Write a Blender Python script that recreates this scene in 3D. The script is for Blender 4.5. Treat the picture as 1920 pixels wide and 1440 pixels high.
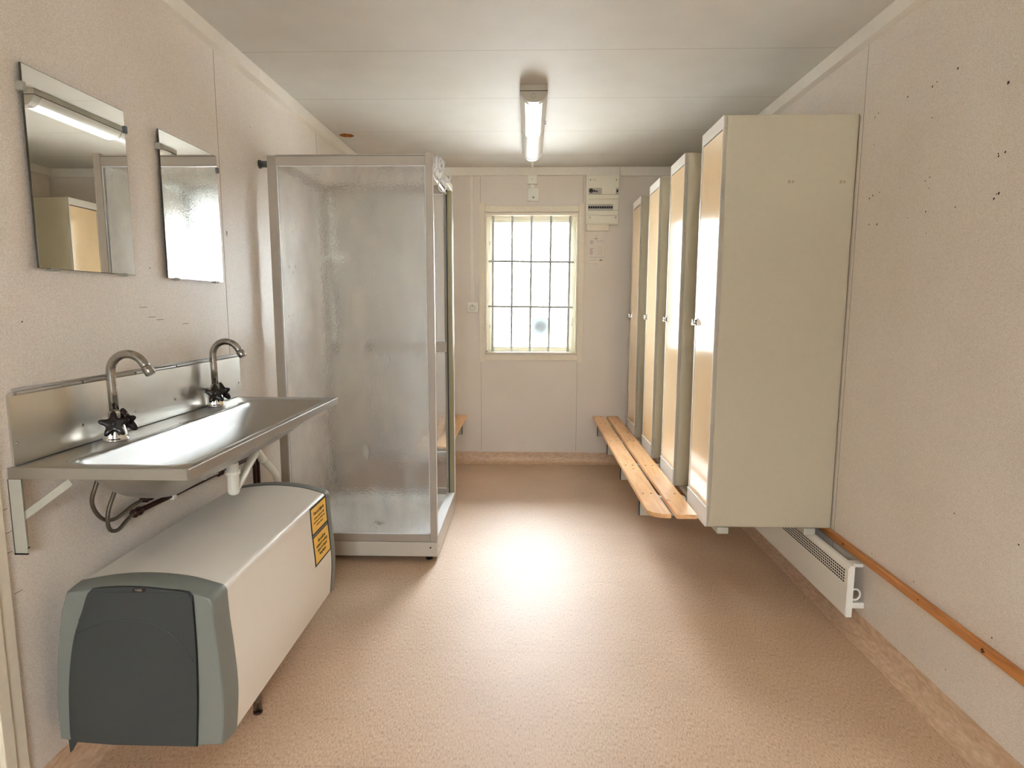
import bpy, bmesh, math, random
from mathutils import Vector, Matrix
import mathutils.geometry as mg
random.seed(7)
for o in list(bpy.data.objects): bpy.data.objects.remove(o)
sc = bpy.context.scene
COL = sc.collection
PI = math.pi

# ------------------------------------------------------------------ camera
H = 1.30
FPX, PITCH, YAW, ROLL = 1149.39, .1273, -.02617, -.00271
cy, sy = math.cos(YAW), math.sin(YAW)
fwd = Vector((sy*math.cos(PITCH), cy*math.cos(PITCH), -math.sin(PITCH)))
rgt = Vector((cy, -sy, 0)); dwn = fwd.cross(rgt)
c_, s_ = math.cos(ROLL), math.sin(ROLL)
R_, D_ = c_*rgt + s_*dwn, -s_*rgt + c_*dwn
cam_d = bpy.data.cameras.new('camera'); cam = bpy.data.objects.new('camera', cam_d); COL.objects.link(cam)
m = Matrix((R_, -D_, -fwd)).transposed().to_4x4(); m.translation = (0, 0, H)
cam.matrix_world = m
cam_d.sensor_fit = 'HORIZONTAL'; cam_d.sensor_width = 36; cam_d.lens = FPX/1920*36
cam_d.clip_start = .02; cam_d.clip_end = 200
sc.camera = cam

# ------------------------------------------------------------------ sky, exposure, portals
SKY = 13.0                                           # radiance at the horizon, rising overhead
w = bpy.data.worlds.new('overcast_sky'); sc.world = w; w.use_nodes = True
bg = w.node_tree.nodes['Background']; bg.inputs[0].default_value = (.87, .945, 1, 1); 
_nt = w.node_tree; _tc = _nt.nodes.new('ShaderNodeTexCoord'); _sp = _nt.nodes.new('ShaderNodeSeparateXYZ'); _nt.links.new(_tc.outputs['Generated'], _sp.inputs[0])
_mx = _nt.nodes.new('ShaderNodeMath'); _mx.operation = 'MAXIMUM'; _nt.links.new(_sp.outputs[2], _mx.inputs[0]); _mx.inputs[1].default_value = 0
_ma = _nt.nodes.new('ShaderNodeMath'); _ma.operation = 'MULTIPLY_ADD'; _nt.links.new(_mx.outputs[0], _ma.inputs[0]); _ma.inputs[1].default_value = 3*SKY; _ma.inputs[2].default_value = SKY
_nt.links.new(_ma.outputs[0], bg.inputs[1])
sc.view_settings.view_transform = 'Standard'; sc.view_settings.look = 'None'
sc.view_settings.gamma = 1; sc.view_settings.use_curve_mapping = False
sc.view_settings.exposure = 1.26
try:
    sc.cycles.use_denoising = True; sc.cycles.denoiser = 'OPENIMAGEDENOISE'
    sc.cycles.max_bounces = 14; sc.cycles.diffuse_bounces = 8; sc.cycles.glossy_bounces = 6
    sc.cycles.transmission_bounces = 10; sc.cycles.transparent_max_bounces = 12
    sc.cycles.sample_clamp_indirect = 12; sc.cycles.caustics_reflective = True
    sc.cycles.blur_glossy = .5
except Exception as e: print(e)
XL, XR, YB, YF, ZC = -1.28, 1.33, 5.0, -1.7, 2.377
WT = .12                                             # outer wall thickness
WIN = (-.348, .392, .912, 2.028)                     # window opening in the far wall
FILL_WIN = (-.44, .44, 1.08, 1.88)                        # unseen opening added behind the camera for fill light

def portal(name, loc, sx, sz, flip):
    l = bpy.data.lights.new(name, 'AREA'); l.shape = 'RECTANGLE'; l.size = sx; l.size_y = sz
    l.cycles.is_portal = True
    o = bpy.data.objects.new(name, l); COL.objects.link(o); o.location = loc
    o.rotation_euler = (PI/2*(-1 if flip else 1), 0, 0)
    return o
portal('sky_portal', ((WIN[0]+WIN[1])/2, YB+WT+.02, (WIN[2]+WIN[3])/2), WIN[1]-WIN[0], WIN[3]-WIN[2], True)
portal('sky_portal', ((FILL_WIN[0]+FILL_WIN[1])/2, YF-WT-.02, (FILL_WIN[2]+FILL_WIN[3])/2), FILL_WIN[1]-FILL_WIN[0], FILL_WIN[3]-FILL_WIN[2], False)

# ------------------------------------------------------------------ materials
def srgb(r, g, b):
    f = lambda c: (c/255/12.92) if c/255 <= .04045 else ((c/255+.055)/1.055)**2.4
    return (f(r), f(g), f(b), 1)
def nodes(name):
    mt = bpy.data.materials.new(name); mt.use_nodes = True
    nt = mt.node_tree; return mt, nt, nt.nodes['Principled BSDF']
def N(nt, t, **k):
    n = nt.nodes.new(t)
    for a, v in k.items(): setattr(n, a, v)
    return n
def mat(name, col, rough=.5, metal=0, spec=.5, var=0, vscale=40, bump=0, bscale=200, stretch=(1,1,1), coat=0, dark=None):
    mt, nt, b = nodes(name)
    b.inputs['Base Color'].default_value = col; b.inputs['Roughness'].default_value = rough
    b.inputs['Metallic'].default_value = metal; b.inputs['Specular IOR Level'].default_value = spec
    if coat: b.inputs['Coat Weight'].default_value = coat; b.inputs['Coat Roughness'].default_value = .08
    tc = N(nt, 'ShaderNodeTexCoord'); mp = N(nt, 'ShaderNodeMapping'); mp.inputs['Scale'].default_value = stretch
    nt.links.new(tc.outputs['Object'], mp.inputs[0])
    no = N(nt, 'ShaderNodeTexNoise'); no.inputs['Scale'].default_value = vscale; no.inputs['Detail'].default_value = 4
    nt.links.new(mp.outputs[0], no.inputs['Vector'])
    rp = N(nt, 'ShaderNodeValToRGB'); d = dark or tuple(c*(1-max(var, .015)) for c in col[:3])+(1,)
    rp.color_ramp.elements[0].position = .3; rp.color_ramp.elements[0].color = d
    rp.color_ramp.elements[1].position = .7; rp.color_ramp.elements[1].color = col
    nt.links.new(no.outputs['Fac'], rp.inputs[0]); nt.links.new(rp.outputs[0], b.inputs['Base Color'])
    if bump:
        n2 = N(nt, 'ShaderNodeTexNoise'); n2.inputs['Scale'].default_value = bscale; n2.inputs['Detail'].default_value = 3
        nt.links.new(mp.outputs[0], n2.inputs['Vector'])
        bp = N(nt, 'ShaderNodeBump'); bp.inputs['Strength'].default_value = bump; bp.inputs['Distance'].default_value = .002
        nt.links.new(n2.outputs['Fac'], bp.inputs['Height']); nt.links.new(bp.outputs[0], b.inputs['Normal'])
    return mt

def wall_material():
    mt, nt, b = nodes('wall_vinyl')
    tc = N(nt, 'ShaderNodeTexCoord')
    n1 = N(nt, 'ShaderNodeTexNoise'); n1.inputs['Scale'].default_value = 420; n1.inputs['Detail'].default_value = 2
    n2 = N(nt, 'ShaderNodeTexNoise'); n2.inputs['Scale'].default_value = 2.5; n2.inputs['Detail'].default_value = 5
    nt.links.new(tc.outputs['Object'], n1.inputs[0]); nt.links.new(tc.outputs['Object'], n2.inputs[0])
    r1 = N(nt, 'ShaderNodeValToRGB')
    r1.color_ramp.elements[0].position = .35; r1.color_ramp.elements[0].color = srgb(216, 206, 195)
    r1.color_ramp.elements[1].position = .62; r1.color_ramp.elements[1].color = srgb(241, 234, 225)
    r2 = N(nt, 'ShaderNodeValToRGB')
    r2.color_ramp.elements[0].position = .3; r2.color_ramp.elements[0].color = (.93, .91, .88, 1)
    r2.color_ramp.elements[1].position = .75; r2.color_ramp.elements[1].color = (1, 1, 1, 1)
    nt.links.new(n1.outputs['Fac'], r1.inputs[0]); nt.links.new(n2.outputs['Fac'], r2.inputs[0])
    mx = N(nt, 'ShaderNodeMix', data_type='RGBA', blend_type='MULTIPLY'); mx.inputs[0].default_value = 1
    nt.links.new(r1.outputs[0], mx.inputs[6]); nt.links.new(r2.outputs[0], mx.inputs[7])
    nt.links.new(mx.outputs[2], b.inputs['Base Color'])
    b.inputs['Roughness'].default_value = .38; b.inputs['Specular IOR Level'].default_value = .35
    bp = N(nt, 'ShaderNodeBump'); bp.inputs['Strength'].default_value = .25; bp.inputs['Distance'].default_value = .001
    nt.links.new(n1.outputs['Fac'], bp.inputs['Height']); nt.links.new(bp.outputs[0], b.inputs['Normal'])
    return mt

def seams(nt, coord_out, axis, start, step, width):
    """1 on a thin joint line, repeated along an axis"""
    sp = N(nt, 'ShaderNodeSeparateXYZ'); nt.links.new(coord_out, sp.inputs[0])
    a = N(nt, 'ShaderNodeMath', operation='SUBTRACT'); nt.links.new(sp.outputs[axis], a.inputs[0]); a.inputs[1].default_value = start-step/2
    d = N(nt, 'ShaderNodeMath', operation='DIVIDE'); nt.links.new(a.outputs[0], d.inputs[0]); d.inputs[1].default_value = step
    f = N(nt, 'ShaderNodeMath', operation='FRACT'); nt.links.new(d.outputs[0], f.inputs[0])
    s = N(nt, 'ShaderNodeMath', operation='SUBTRACT'); nt.links.new(f.outputs[0], s.inputs[0]); s.inputs[1].default_value = .5
    ab = N(nt, 'ShaderNodeMath', operation='ABSOLUTE'); nt.links.new(s.outputs[0], ab.inputs[0])
    l = N(nt, 'ShaderNodeMath', operation='LESS_THAN'); nt.links.new(ab.outputs[0], l.inputs[0]); l.inputs[1].default_value = width/step/2
    return l.outputs[0]

def ceiling_material():
    mt, nt, b = nodes('ceiling_panel')
    tc = N(nt, 'ShaderNodeTexCoord')
    ln = seams(nt, tc.outputs['Object'], 1, 2.765, .609, .004)
    no = N(nt, 'ShaderNodeTexNoise'); no.inputs['Scale'].default_value = 6; nt.links.new(tc.outputs['Object'], no.inputs[0])
    rp = N(nt, 'ShaderNodeValToRGB')
    rp.color_ramp.elements[0].color = srgb(203, 199, 190); rp.color_ramp.elements[1].color = srgb(213, 209, 201)
    nt.links.new(no.outputs['Fac'], rp.inputs[0])
    mx = N(nt, 'ShaderNodeMix', data_type='RGBA'); nt.links.new(ln, mx.inputs[0]); nt.links.new(rp.outputs[0], mx.inputs[6])
    mx.inputs[7].default_value = srgb(176, 166, 150)
    nt.links.new(mx.outputs[2], b.inputs['Base Color']); b.inputs['Roughness'].default_value = .6
    b.inputs['Specular IOR Level'].default_value = .12
    return mt

def floor_material():
    mt, nt, b = nodes('floor_vinyl')
    tc = N(nt, 'ShaderNodeTexCoord'); mp = N(nt, 'ShaderNodeMapping'); mp.inputs['Scale'].default_value = (1, .30, 1)
    nt.links.new(tc.outputs['Object'], mp.inputs[0])
    n1 = N(nt, 'ShaderNodeTexNoise'); n1.inputs['Scale'].default_value = 230; n1.inputs['Detail'].default_value = 4; n1.inputs['Roughness'].default_value = .7
    nt.links.new(mp.outputs[0], n1.inputs[0])
    r1 = N(nt, 'ShaderNodeValToRGB'); e = r1.color_ramp.elements
    e[0].position = .28; e[0].color = srgb(108, 78, 54); e[1].position = .70; e[1].color = srgb(228, 200, 170)
    k = e.new(.42); k.color = srgb(192, 160, 130); k = e.new(.55); k.color = srgb(206, 176, 146)
    nt.links.new(n1.outputs['Fac'], r1.inputs[0])
    n3 = N(nt, 'ShaderNodeTexNoise'); n3.inputs['Scale'].default_value = 3; nt.links.new(tc.outputs['Object'], n3.inputs[0])
    r3 = N(nt, 'ShaderNodeValToRGB'); r3.color_ramp.elements[0].position = .35; r3.color_ramp.elements[0].color = (.92, .90, .88, 1)
    r3.color_ramp.elements[1].position = .7; r3.color_ramp.elements[1].color = (1, 1, 1, 1); nt.links.new(n3.outputs['Fac'], r3.inputs[0])
    mx = N(nt, 'ShaderNodeMix', data_type='RGBA', blend_type='MULTIPLY'); mx.inputs[0].default_value = 1
    nt.links.new(r1.outputs[0], mx.inputs[6]); nt.links.new(r3.outputs[0], mx.inputs[7])
    # fine joints across the floor
    ln = seams(nt, tc.outputs['Object'], 1, 2.775, .6, .0025)
    m2 = N(nt, 'ShaderNodeMix', data_type='RGBA'); nt.links.new(mx.outputs[2], m2.inputs[6]); m2.inputs[7].default_value = srgb(150, 125, 100)
    ms = N(nt, 'ShaderNodeMath', operation='MULTIPLY'); nt.links.new(ln, ms.inputs[0]); ms.inputs[1].default_value = .45
    nt.links.new(ms.outputs[0], m2.inputs[0])
    # scuffs: short dark scratches in the middle of the room
    wv = N(nt, 'ShaderNodeTexVoronoi', feature='DISTANCE_TO_EDGE'); wv.inputs['Scale'].default_value = 9
    dn = N(nt, 'ShaderNodeTexNoise'); dn.inputs['Scale'].default_value = 5; dn.inputs['Detail'].default_value = 6
    nt.links.new(tc.outputs['Object'], dn.inputs[0]); nt.links.new(dn.outputs['Color'], wv.inputs['Vector'])
    lt = N(nt, 'ShaderNodeMath', operation='LESS_THAN'); nt.links.new(wv.outputs[0], lt.inputs[0]); lt.inputs[1].default_value = .006
    pn = N(nt, 'ShaderNodeTexNoise'); pn.inputs['Scale'].default_value = 7; nt.links.new(tc.outputs['Object'], pn.inputs[0])
    gt = N(nt, 'ShaderNodeMath', operation='GREATER_THAN'); nt.links.new(pn.outputs['Fac'], gt.inputs[0]); gt.inputs[1].default_value = .56
    mu = N(nt, 'ShaderNodeMath', operation='MULTIPLY'); nt.links.new(lt.outputs[0], mu.inputs[0]); nt.links.new(gt.outputs[0], mu.inputs[1])
    m5 = N(nt, 'ShaderNodeMath', operation='MULTIPLY'); nt.links.new(mu.outputs[0], m5.inputs[0]); m5.inputs[1].default_value = .35
    m3 = N(nt, 'ShaderNodeMix', data_type='RGBA'); nt.links.new(m5.outputs[0], m3.inputs[0]); nt.links.new(m2.outputs[2], m3.inputs[6])
    m3.inputs[7].default_value = srgb(110, 98, 88)
    nt.links.new(m3.outputs[2], b.inputs['Base Color'])
    ro = N(nt, 'ShaderNodeMapRange'); nt.links.new(n1.outputs['Fac'], ro.inputs[0]); ro.inputs[3].default_value = .50; ro.inputs[4].default_value = .58
    nt.links.new(ro.outputs[0], b.inputs['Roughness']); b.inputs['Specular IOR Level'].default_value = .42
    b.inputs['Coat Weight'].default_value = .7; b.inputs['Coat Roughness'].default_value = .66
    bp = N(nt, 'ShaderNodeBump'); bp.inputs['Strength'].default_value = .05; bp.inputs['Distance'].default_value = .001
    nt.links.new(n1.outputs['Fac'], bp.inputs['Height']); nt.links.new(bp.outputs[0], b.inputs['Normal'])
    return mt

def wood_material(name, light, mid, dark, axis=1, rough=.4, knot=2.2):
    mt, nt, b = nodes(name)
    tc = N(nt, 'ShaderNodeTexCoord'); mp = N(nt, 'ShaderNodeMapping')
    s = [14, 14, 14]; s[axis] = 1.3; mp.inputs['Scale'].default_value = s
    nt.links.new(tc.outputs['Object'], mp.inputs[0])
    n1 = N(nt, 'ShaderNodeTexNoise'); n1.inputs['Scale'].default_value = 3; n1.inputs['Detail'].default_value = 7; n1.inputs['Distortion'].default_value = 1.2
    nt.links.new(mp.outputs[0], n1.inputs[0])
    r = N(nt, 'ShaderNodeValToRGB'); e = r.color_ramp.elements
    e[0].position = .3; e[0].color = mid; e[1].position = .62; e[1].color = light
    nt.links.new(n1.outputs['Fac'], r.inputs[0])
    mp2 = N(nt, 'ShaderNodeMapping'); s2 = [6, 6, 6]; s2[axis] = 2.6; mp2.inputs['Scale'].default_value = s2
    nt.links.new(tc.outputs['Object'], mp2.inputs[0])
    v = N(nt, 'ShaderNodeTexVoronoi'); v.inputs['Scale'].default_value = knot; nt.links.new(mp2.outputs[0], v.inputs[0])
    kr = N(nt, 'ShaderNodeValToRGB'); kr.color_ramp.elements[0].position = .06; kr.color_ramp.elements[0].color = (.85, .85, .85, 1)
    kr.color_ramp.elements[1].position = .15; kr.color_ramp.elements[1].color = (0, 0, 0, 1)
    nt.links.new(v.outputs['Distance'], kr.inputs[0])
    mx = N(nt, 'ShaderNodeMix', data_type='RGBA'); nt.links.new(kr.outputs[0], mx.inputs[0]); nt.links.new(r.outputs[0], mx.inputs[6]); mx.inputs[7].default_value = dark
    nt.links.new(mx.outputs[2], b.inputs['Base Color']); b.inputs['Roughness'].default_value = rough
    return mt

def frosted_material():
    """hammered acrylic sheet: rough refraction, soap stains as a thin white film"""
    mt, nt, b = nodes('hammered_acrylic')
    b.inputs['Transmission Weight'].default_value = 1; b.inputs['IOR'].default_value = 1.28
    b.inputs['Base Color'].default_value = (.94, .95, .95, 1); b.inputs['Roughness'].default_value = .15
    tc = N(nt, 'ShaderNodeTexCoord')
    vo = N(nt, 'ShaderNodeTexVoronoi'); vo.inputs['Scale'].default_value = 130; nt.links.new(tc.outputs['Object'], vo.inputs[0])
    bp = N(nt, 'ShaderNodeBump'); bp.inputs['Strength'].default_value = .35; bp.inputs['Distance'].default_value = .002
    nt.links.new(vo.outputs['Distance'], bp.inputs['Height']); nt.links.new(bp.outputs[0], b.inputs['Normal'])
    df = N(nt, 'ShaderNodeBsdfTranslucent'); df.inputs[0].default_value = (.80, .79, .77, 1)
    dd = N(nt, 'ShaderNodeBsdfDiffuse'); dd.inputs[0].default_value = (.66, .64, .60, 1)
    md = N(nt, 'ShaderNodeMixShader'); md.inputs[0].default_value = .5; nt.links.new(df.outputs[0], md.inputs[1]); nt.links.new(dd.outputs[0], md.inputs[2])
    mp = N(nt, 'ShaderNodeMapping'); mp.inputs['Scale'].default_value = (5, 5, 2); nt.links.new(tc.outputs['Object'], mp.inputs[0])
    no = N(nt, 'ShaderNodeTexNoise'); no.inputs['Scale'].default_value = 1.6; no.inputs['Detail'].default_value = 8; no.inputs['Roughness'].default_value = .65
    nt.links.new(mp.outputs[0], no.inputs[0])
    rr = N(nt, 'ShaderNodeMapRange'); nt.links.new(no.outputs['Fac'], rr.inputs[0])
    rr.inputs[1].default_value = .35; rr.inputs[2].default_value = .75; rr.inputs[3].default_value = .04; rr.inputs[4].default_value = .20
    rf = N(nt, 'ShaderNodeBsdfRefraction'); rf.inputs['Roughness'].default_value = .55; rf.inputs['IOR'].default_value = 1.28; rf.inputs[0].default_value = (.93, .95, .95, 1)
    mw = N(nt, 'ShaderNodeMixShader'); mw.inputs[0].default_value = .15; nt.links.new(b.outputs[0], mw.inputs[1]); nt.links.new(rf.outputs[0], mw.inputs[2])
    sn = N(nt, 'ShaderNodeTexNoise'); sn.inputs['Scale'].default_value = 26; sn.inputs['Detail'].default_value = 2; nt.links.new(mp.outputs[0], sn.inputs[0])
    sg = N(nt, 'ShaderNodeMapRange'); nt.links.new(sn.outputs['Fac'], sg.inputs[0]); sg.inputs[1].default_value = .74; sg.inputs[2].default_value = .80; sg.inputs[3].default_value = 0; sg.inputs[4].default_value = .5
    sa = N(nt, 'ShaderNodeMath', operation='ADD'); nt.links.new(sg.outputs[0], sa.inputs[0]); nt.links.new(rr.outputs[0], sa.inputs[1])
    ms = N(nt, 'ShaderNodeMixShader'); nt.links.new(sa.outputs[0], ms.inputs[0])
    nt.links.new(mw.outputs[0], ms.inputs[1]); nt.links.new(md.outputs[0], ms.inputs[2])
    nt.links.new(ms.outputs[0], nt.nodes['Material Output'].inputs[0])
    return mt

def pane_material():
    mt, nt, b = nodes('window_glass')
    tr = N(nt, 'ShaderNodeBsdfTransparent'); gl = N(nt, 'ShaderNodeBsdfGlossy'); gl.inputs['Roughness'].default_value = .02
    fr = N(nt, 'ShaderNodeFresnel'); fr.inputs[0].default_value = 1.45
    ms = N(nt, 'ShaderNodeMixShader'); nt.links.new(fr.outputs[0], ms.inputs[0]); nt.links.new(tr.outputs[0], ms.inputs[1]); nt.links.new(gl.outputs[0], ms.inputs[2])
    nt.links.new(ms.outputs[0], nt.nodes['Material Output'].inputs[0]); return mt

def brushed(name, col, rough, axis=1, bump=.05):
    mt, nt, b = nodes(name)
    tc = N(nt, 'ShaderNodeTexCoord'); mp = N(nt, 'ShaderNodeMapping'); s = [3, 3, 3]; s[axis] = .6; mp.inputs['Scale'].default_value = s
    nt.links.new(tc.outputs['Object'], mp.inputs[0])
    no = N(nt, 'ShaderNodeTexNoise'); no.inputs['Scale'].default_value = 4; no.inputs['Detail'].default_value = 4; nt.links.new(mp.outputs[0], no.inputs[0])
    b.inputs['Base Color'].default_value = col; b.inputs['Metallic'].default_value = 1
    mr = N(nt, 'ShaderNodeMapRange'); nt.links.new(no.outputs['Fac'], mr.inputs[0]); mr.inputs[3].default_value = rough-.01; mr.inputs[4].default_value = rough+.015
    nt.links.new(mr.outputs[0], b.inputs['Roughness'])
    return mt

def lit_lens():
    mt, nt, b = nodes('lamp_lens_lit')
    b.inputs['Base Color'].default_value = (.85, .87, .9, 1); b.inputs['Roughness'].default_value = .25
    b.inputs['Emission Color'].default_value = (.93, .96, 1, 1); b.inputs['Emission Strength'].default_value = .75
    return mt

M = dict(
    knot=mat('dark_knot', srgb(92, 48, 20), .5, var=.3, vscale=80),
    wall=wall_material(), ceiling=ceiling_material(), floor=floor_material(),
    speck=mat('dark_speck', srgb(70, 55, 42), .8), mark=mat('pale_mark', srgb(150, 125, 105), .8),
    joint=mat('panel_joint', srgb(150, 130, 112), .8), film=mat('pale_tape_residue', srgb(168, 152, 126), .7),
    trim=mat('painted_trim', srgb(238, 232, 221), .45, var=.04), casing=mat('window_casing_paint', srgb(236, 226, 206), .42, var=.06),
    cream=mat('cream_paint', srgb(236, 232, 214), .4), pvc=mat('white_pvc', srgb(240, 239, 228), .35),
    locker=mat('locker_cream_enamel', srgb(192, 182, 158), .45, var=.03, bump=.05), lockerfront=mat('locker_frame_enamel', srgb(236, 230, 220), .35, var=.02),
    door=mat('locker_door_peach', srgb(250, 220, 176), .12, var=.05, vscale=8, spec=.75, bump=.012, bscale=6, stretch=(1, 1, .5)),
    pine=wood_material('bench_pine', srgb(236, 190, 138), srgb(220, 164, 108), srgb(150, 92, 48)),
    darkpine=wood_material('rail_pine', srgb(206, 140, 76), srgb(176, 110, 52), srgb(90, 46, 18), knot=1.3),
    black=mat('black_plastic', srgb(20, 18, 17), .35), blackred=mat('dark_star_handle', srgb(22, 10, 9), .3, coat=.15), shadow=mat('dark_void', srgb(22, 19, 16), .9),
    bracket=mat('bracket_enamel', srgb(184, 182, 168), .45, var=.04), white=mat('white_enamel', srgb(238, 236, 226), .35),
    steel=brushed('brushed_steel', (.50, .49, .47, 1), .37), steeldark=brushed('bowl_steel', (.62, .60, .57, 1), .27),
    splash=mat('splash_steel', (.76, .74, .70, 1), .31, metal=1, var=.10, vscale=3, dark=(.66, .62, .54, 1)),
    chrome=mat('chrome', (.82, .82, .82, 1), .07, metal=1), worn=mat('worn_chrome', (.50, .47, .43, 1), .2, metal=1, var=.25, vscale=60),
    copper=mat('dark_copper_pipe', srgb(74, 46, 38), .35, metal=.6, var=.3, vscale=30), braid=mat('braided_hose', srgb(120, 108, 90), .4, metal=.6, var=.4, vscale=400),
    alu=mat('satin_aluminium', srgb(172, 162, 149), .42, metal=.25, var=.03), aluolive=mat('bronze_tinted_aluminium', srgb(140, 130, 98), .4, metal=.35), sill=mat('shower_sill_white', srgb(236, 238, 240), .22), tray=mat('tray_fascia', srgb(196, 188, 174), .4),
    acrylic=mat('white_acrylic', srgb(244, 245, 245), .2), frosted=frosted_material(), pane=pane_material(),
    mirror=mat('mirror_silver', (.93, .94, .91, 1), .005, metal=1), mirroredge=mat('mirror_edge', srgb(70, 62, 50), .3),
    heater=mat('heater_white', srgb(238, 232, 222), .3, bump=.03), capgrey=mat('cap_light_grey', srgb(124, 128, 122), .45, bump=.1, bscale=500),
    capdark=mat('cap_dark_grey', srgb(58, 63, 63), .5, bump=.15, bscale=500), seal=mat('dark_seam', srgb(60, 62, 62), .5),
    yellow=mat('sticker_yellow', srgb(255, 203, 66), .35, var=.06), ink=mat('sticker_ink', srgb(40, 28, 16), .5), inkbrown=mat('sticker_print', srgb(118, 74, 14), .5),
    grey=mat('grey_plastic', srgb(150, 146, 134), .45), lampend=mat('lamp_end_cap', srgb(172, 164, 148), .45), lens=mat('lamp_lens', srgb(208, 205, 200), .45, spec=.3), lit=lit_lens(),
    lensside=mat('prismatic_lens_side', srgb(196, 190, 176), .35), paper=mat('paper', srgb(228, 220, 212), .7), print=mat('printed_lines', srgb(160, 150, 140), .8),
    print2=mat('printed_panel_grey', srgb(190, 185, 172), .6), bar=mat('grille_bar_paint', srgb(188, 188, 184), .45), gravel=mat('pale_gravel', srgb(205, 203, 198), .9, var=.2, vscale=30),
)

# ------------------------------------------------------------------ mesh helpers
def box(bm, x0, x1, y0, y1, z0, z1, bev=0, mi=0, seg=2):
    vs = [bm.verts.new((x, y, z)) for x in (x0, x1) for y in (y0, y1) for z in (z0, z1)]
    fs = [(0, 1, 3, 2), (4, 6, 7, 5), (0, 4, 5, 1), (2, 3, 7, 6), (0, 2, 6, 4), (1, 5, 7, 3)]
    ff = [bm.faces.new([vs[i] for i in f]) for f in fs]
    for f in ff: f.material_index = mi
    if bev:
        es = list({e for f in ff for e in f.edges})
        r = bmesh.ops.bevel(bm, geom=es, offset=bev, segments=seg, affect='EDGES', profile=.5)
        for f in r['faces']: f.material_index = mi
    return bm
def ring_pts(c, d, r, n, up=None):
    d = d.normalized(); a = Vector((0, 0, 1)) if abs(d.z) < .9 else Vector((1, 0, 0))
    if up is not None: a = up
    u = d.cross(a).normalized(); v = d.cross(u).normalized()
    return [c + r*(math.cos(2*PI*i/n)*u + math.sin(2*PI*i/n)*v) for i in range(n)]
def tube(bm, pts, r, n=14, caps=True, mi=0, closed=False):
    pts = [Vector(p) for p in pts]; rr = r if isinstance(r, (list, tuple)) else [r]*len(pts)
    k = len(pts); rings = []
    d0 = (pts[1]-pts[0]).normalized(); a = Vector((0, 0, 1)) if abs(d0.z) < .9 else Vector((1, 0, 0))
    u = d0.cross(a).normalized()
    for i, p in enumerate(pts):
        if closed: d = pts[(i+1) % k]-pts[i-1]
        elif i == 0: d = pts[1]-p
        elif i == k-1: d = p-pts[-2]
        else: d = pts[i+1]-pts[i-1]
        d.normalize(); u = (u - d*u.dot(d)).normalized(); v = d.cross(u)
        rings.append([bm.verts.new(p + rr[i]*(math.cos(2*PI*j/n)*u + math.sin(2*PI*j/n)*v)) for j in range(n)])
    rng = range(k) if closed else range(k-1)
    for i in rng:
        A, B = rings[i], rings[(i+1) % k]
        for j in range(n):
            f = bm.faces.new((A[j], A[(j+1) % n], B[(j+1) % n], B[j])); f.smooth = True; f.material_index = mi
    if caps and not closed:
        for rg in (rings[0][::-1], rings[-1]):
            f = bm.faces.new(rg); f.material_index = mi
    return bm
def cyl(bm, a, b, r, r2=None, n=20, mi=0):
    a, b = Vector(a), Vector(b); r2 = r if r2 is None else r2
    d = b-a; A = [bm.verts.new(p) for p in ring_pts(a, d, r, n)]; B = [bm.verts.new(p) for p in ring_pts(b, d, r2, n)]
    for j in range(n):
        f = bm.faces.new((A[j], A[(j+1) % n], B[(j+1) % n], B[j])); f.smooth = True; f.material_index = mi
    for rg in (A[::-1], B):
        f = bm.faces.new(rg); f.material_index = mi
    return bm
def lathe(bm, base, axis, prof, n=28, mi=0):
    """prof: (distance along axis, radius)"""
    base, axis = Vector(base), Vector(axis).normalized(); rs = []
    for h, r in prof: rs.append([bm.verts.new(p) for p in ring_pts(base+axis*h, axis, max(r, 1e-4), n)])
    for A, B in zip(rs, rs[1:]):
        for j in range(n):
            f = bm.faces.new((A[j], A[(j+1) % n], B[(j+1) % n], B[j])); f.smooth = True; f.material_index = mi
    for rg in (rs[0][::-1], rs[-1]):
        f = bm.faces.new(rg); f.material_index = mi
    return bm
def prism_y(bm, prof, y0, y1, bev=0, smooth=False, mi=0, prof1=None):
    """prof: closed list of (x, z), extruded along y"""
    A = [bm.verts.new((x, y0, z)) for x, z in prof]; B = [bm.verts.new((x, y1, z)) for x, z in (prof1 or prof)]
    n = len(prof)
    for j in range(n):
        f = bm.faces.new((A[j], A[(j+1) % n], B[(j+1) % n], B[j])); f.smooth = smooth; f.material_index = mi
    fa = bm.faces.new(A[::-1]); fb = bm.faces.new(B); fa.material_index = fb.material_index = mi
    if bev: bmesh.ops.bevel(bm, geom=list(fa.edges)+list(fb.edges), offset=bev, segments=2, affect='EDGES')
    return bm
def prism_z(bm, prof, z0, z1, mi=0, bev=0):
    A = [bm.verts.new((x, y, z0)) for x, y in prof]; B = [bm.verts.new((x, y, z1)) for x, y in prof]; n = len(prof)
    for j in range(n): bm.faces.new((A[j], A[(j+1) % n], B[(j+1) % n], B[j])).material_index = mi
    fa = bm.faces.new(A[::-1]); fb = bm.faces.new(B); fa.material_index = fb.material_index = mi
    if bev: bmesh.ops.bevel(bm, geom=list(fa.edges)+list(fb.edges), offset=bev, segments=2, affect='EDGES')
    return bm
def quad(bm, pts, mi=0):
    f = bm.faces.new([bm.verts.new(p) for p in pts]); f.material_index = mi; return f
def BM(): return bmesh.new()
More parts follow.
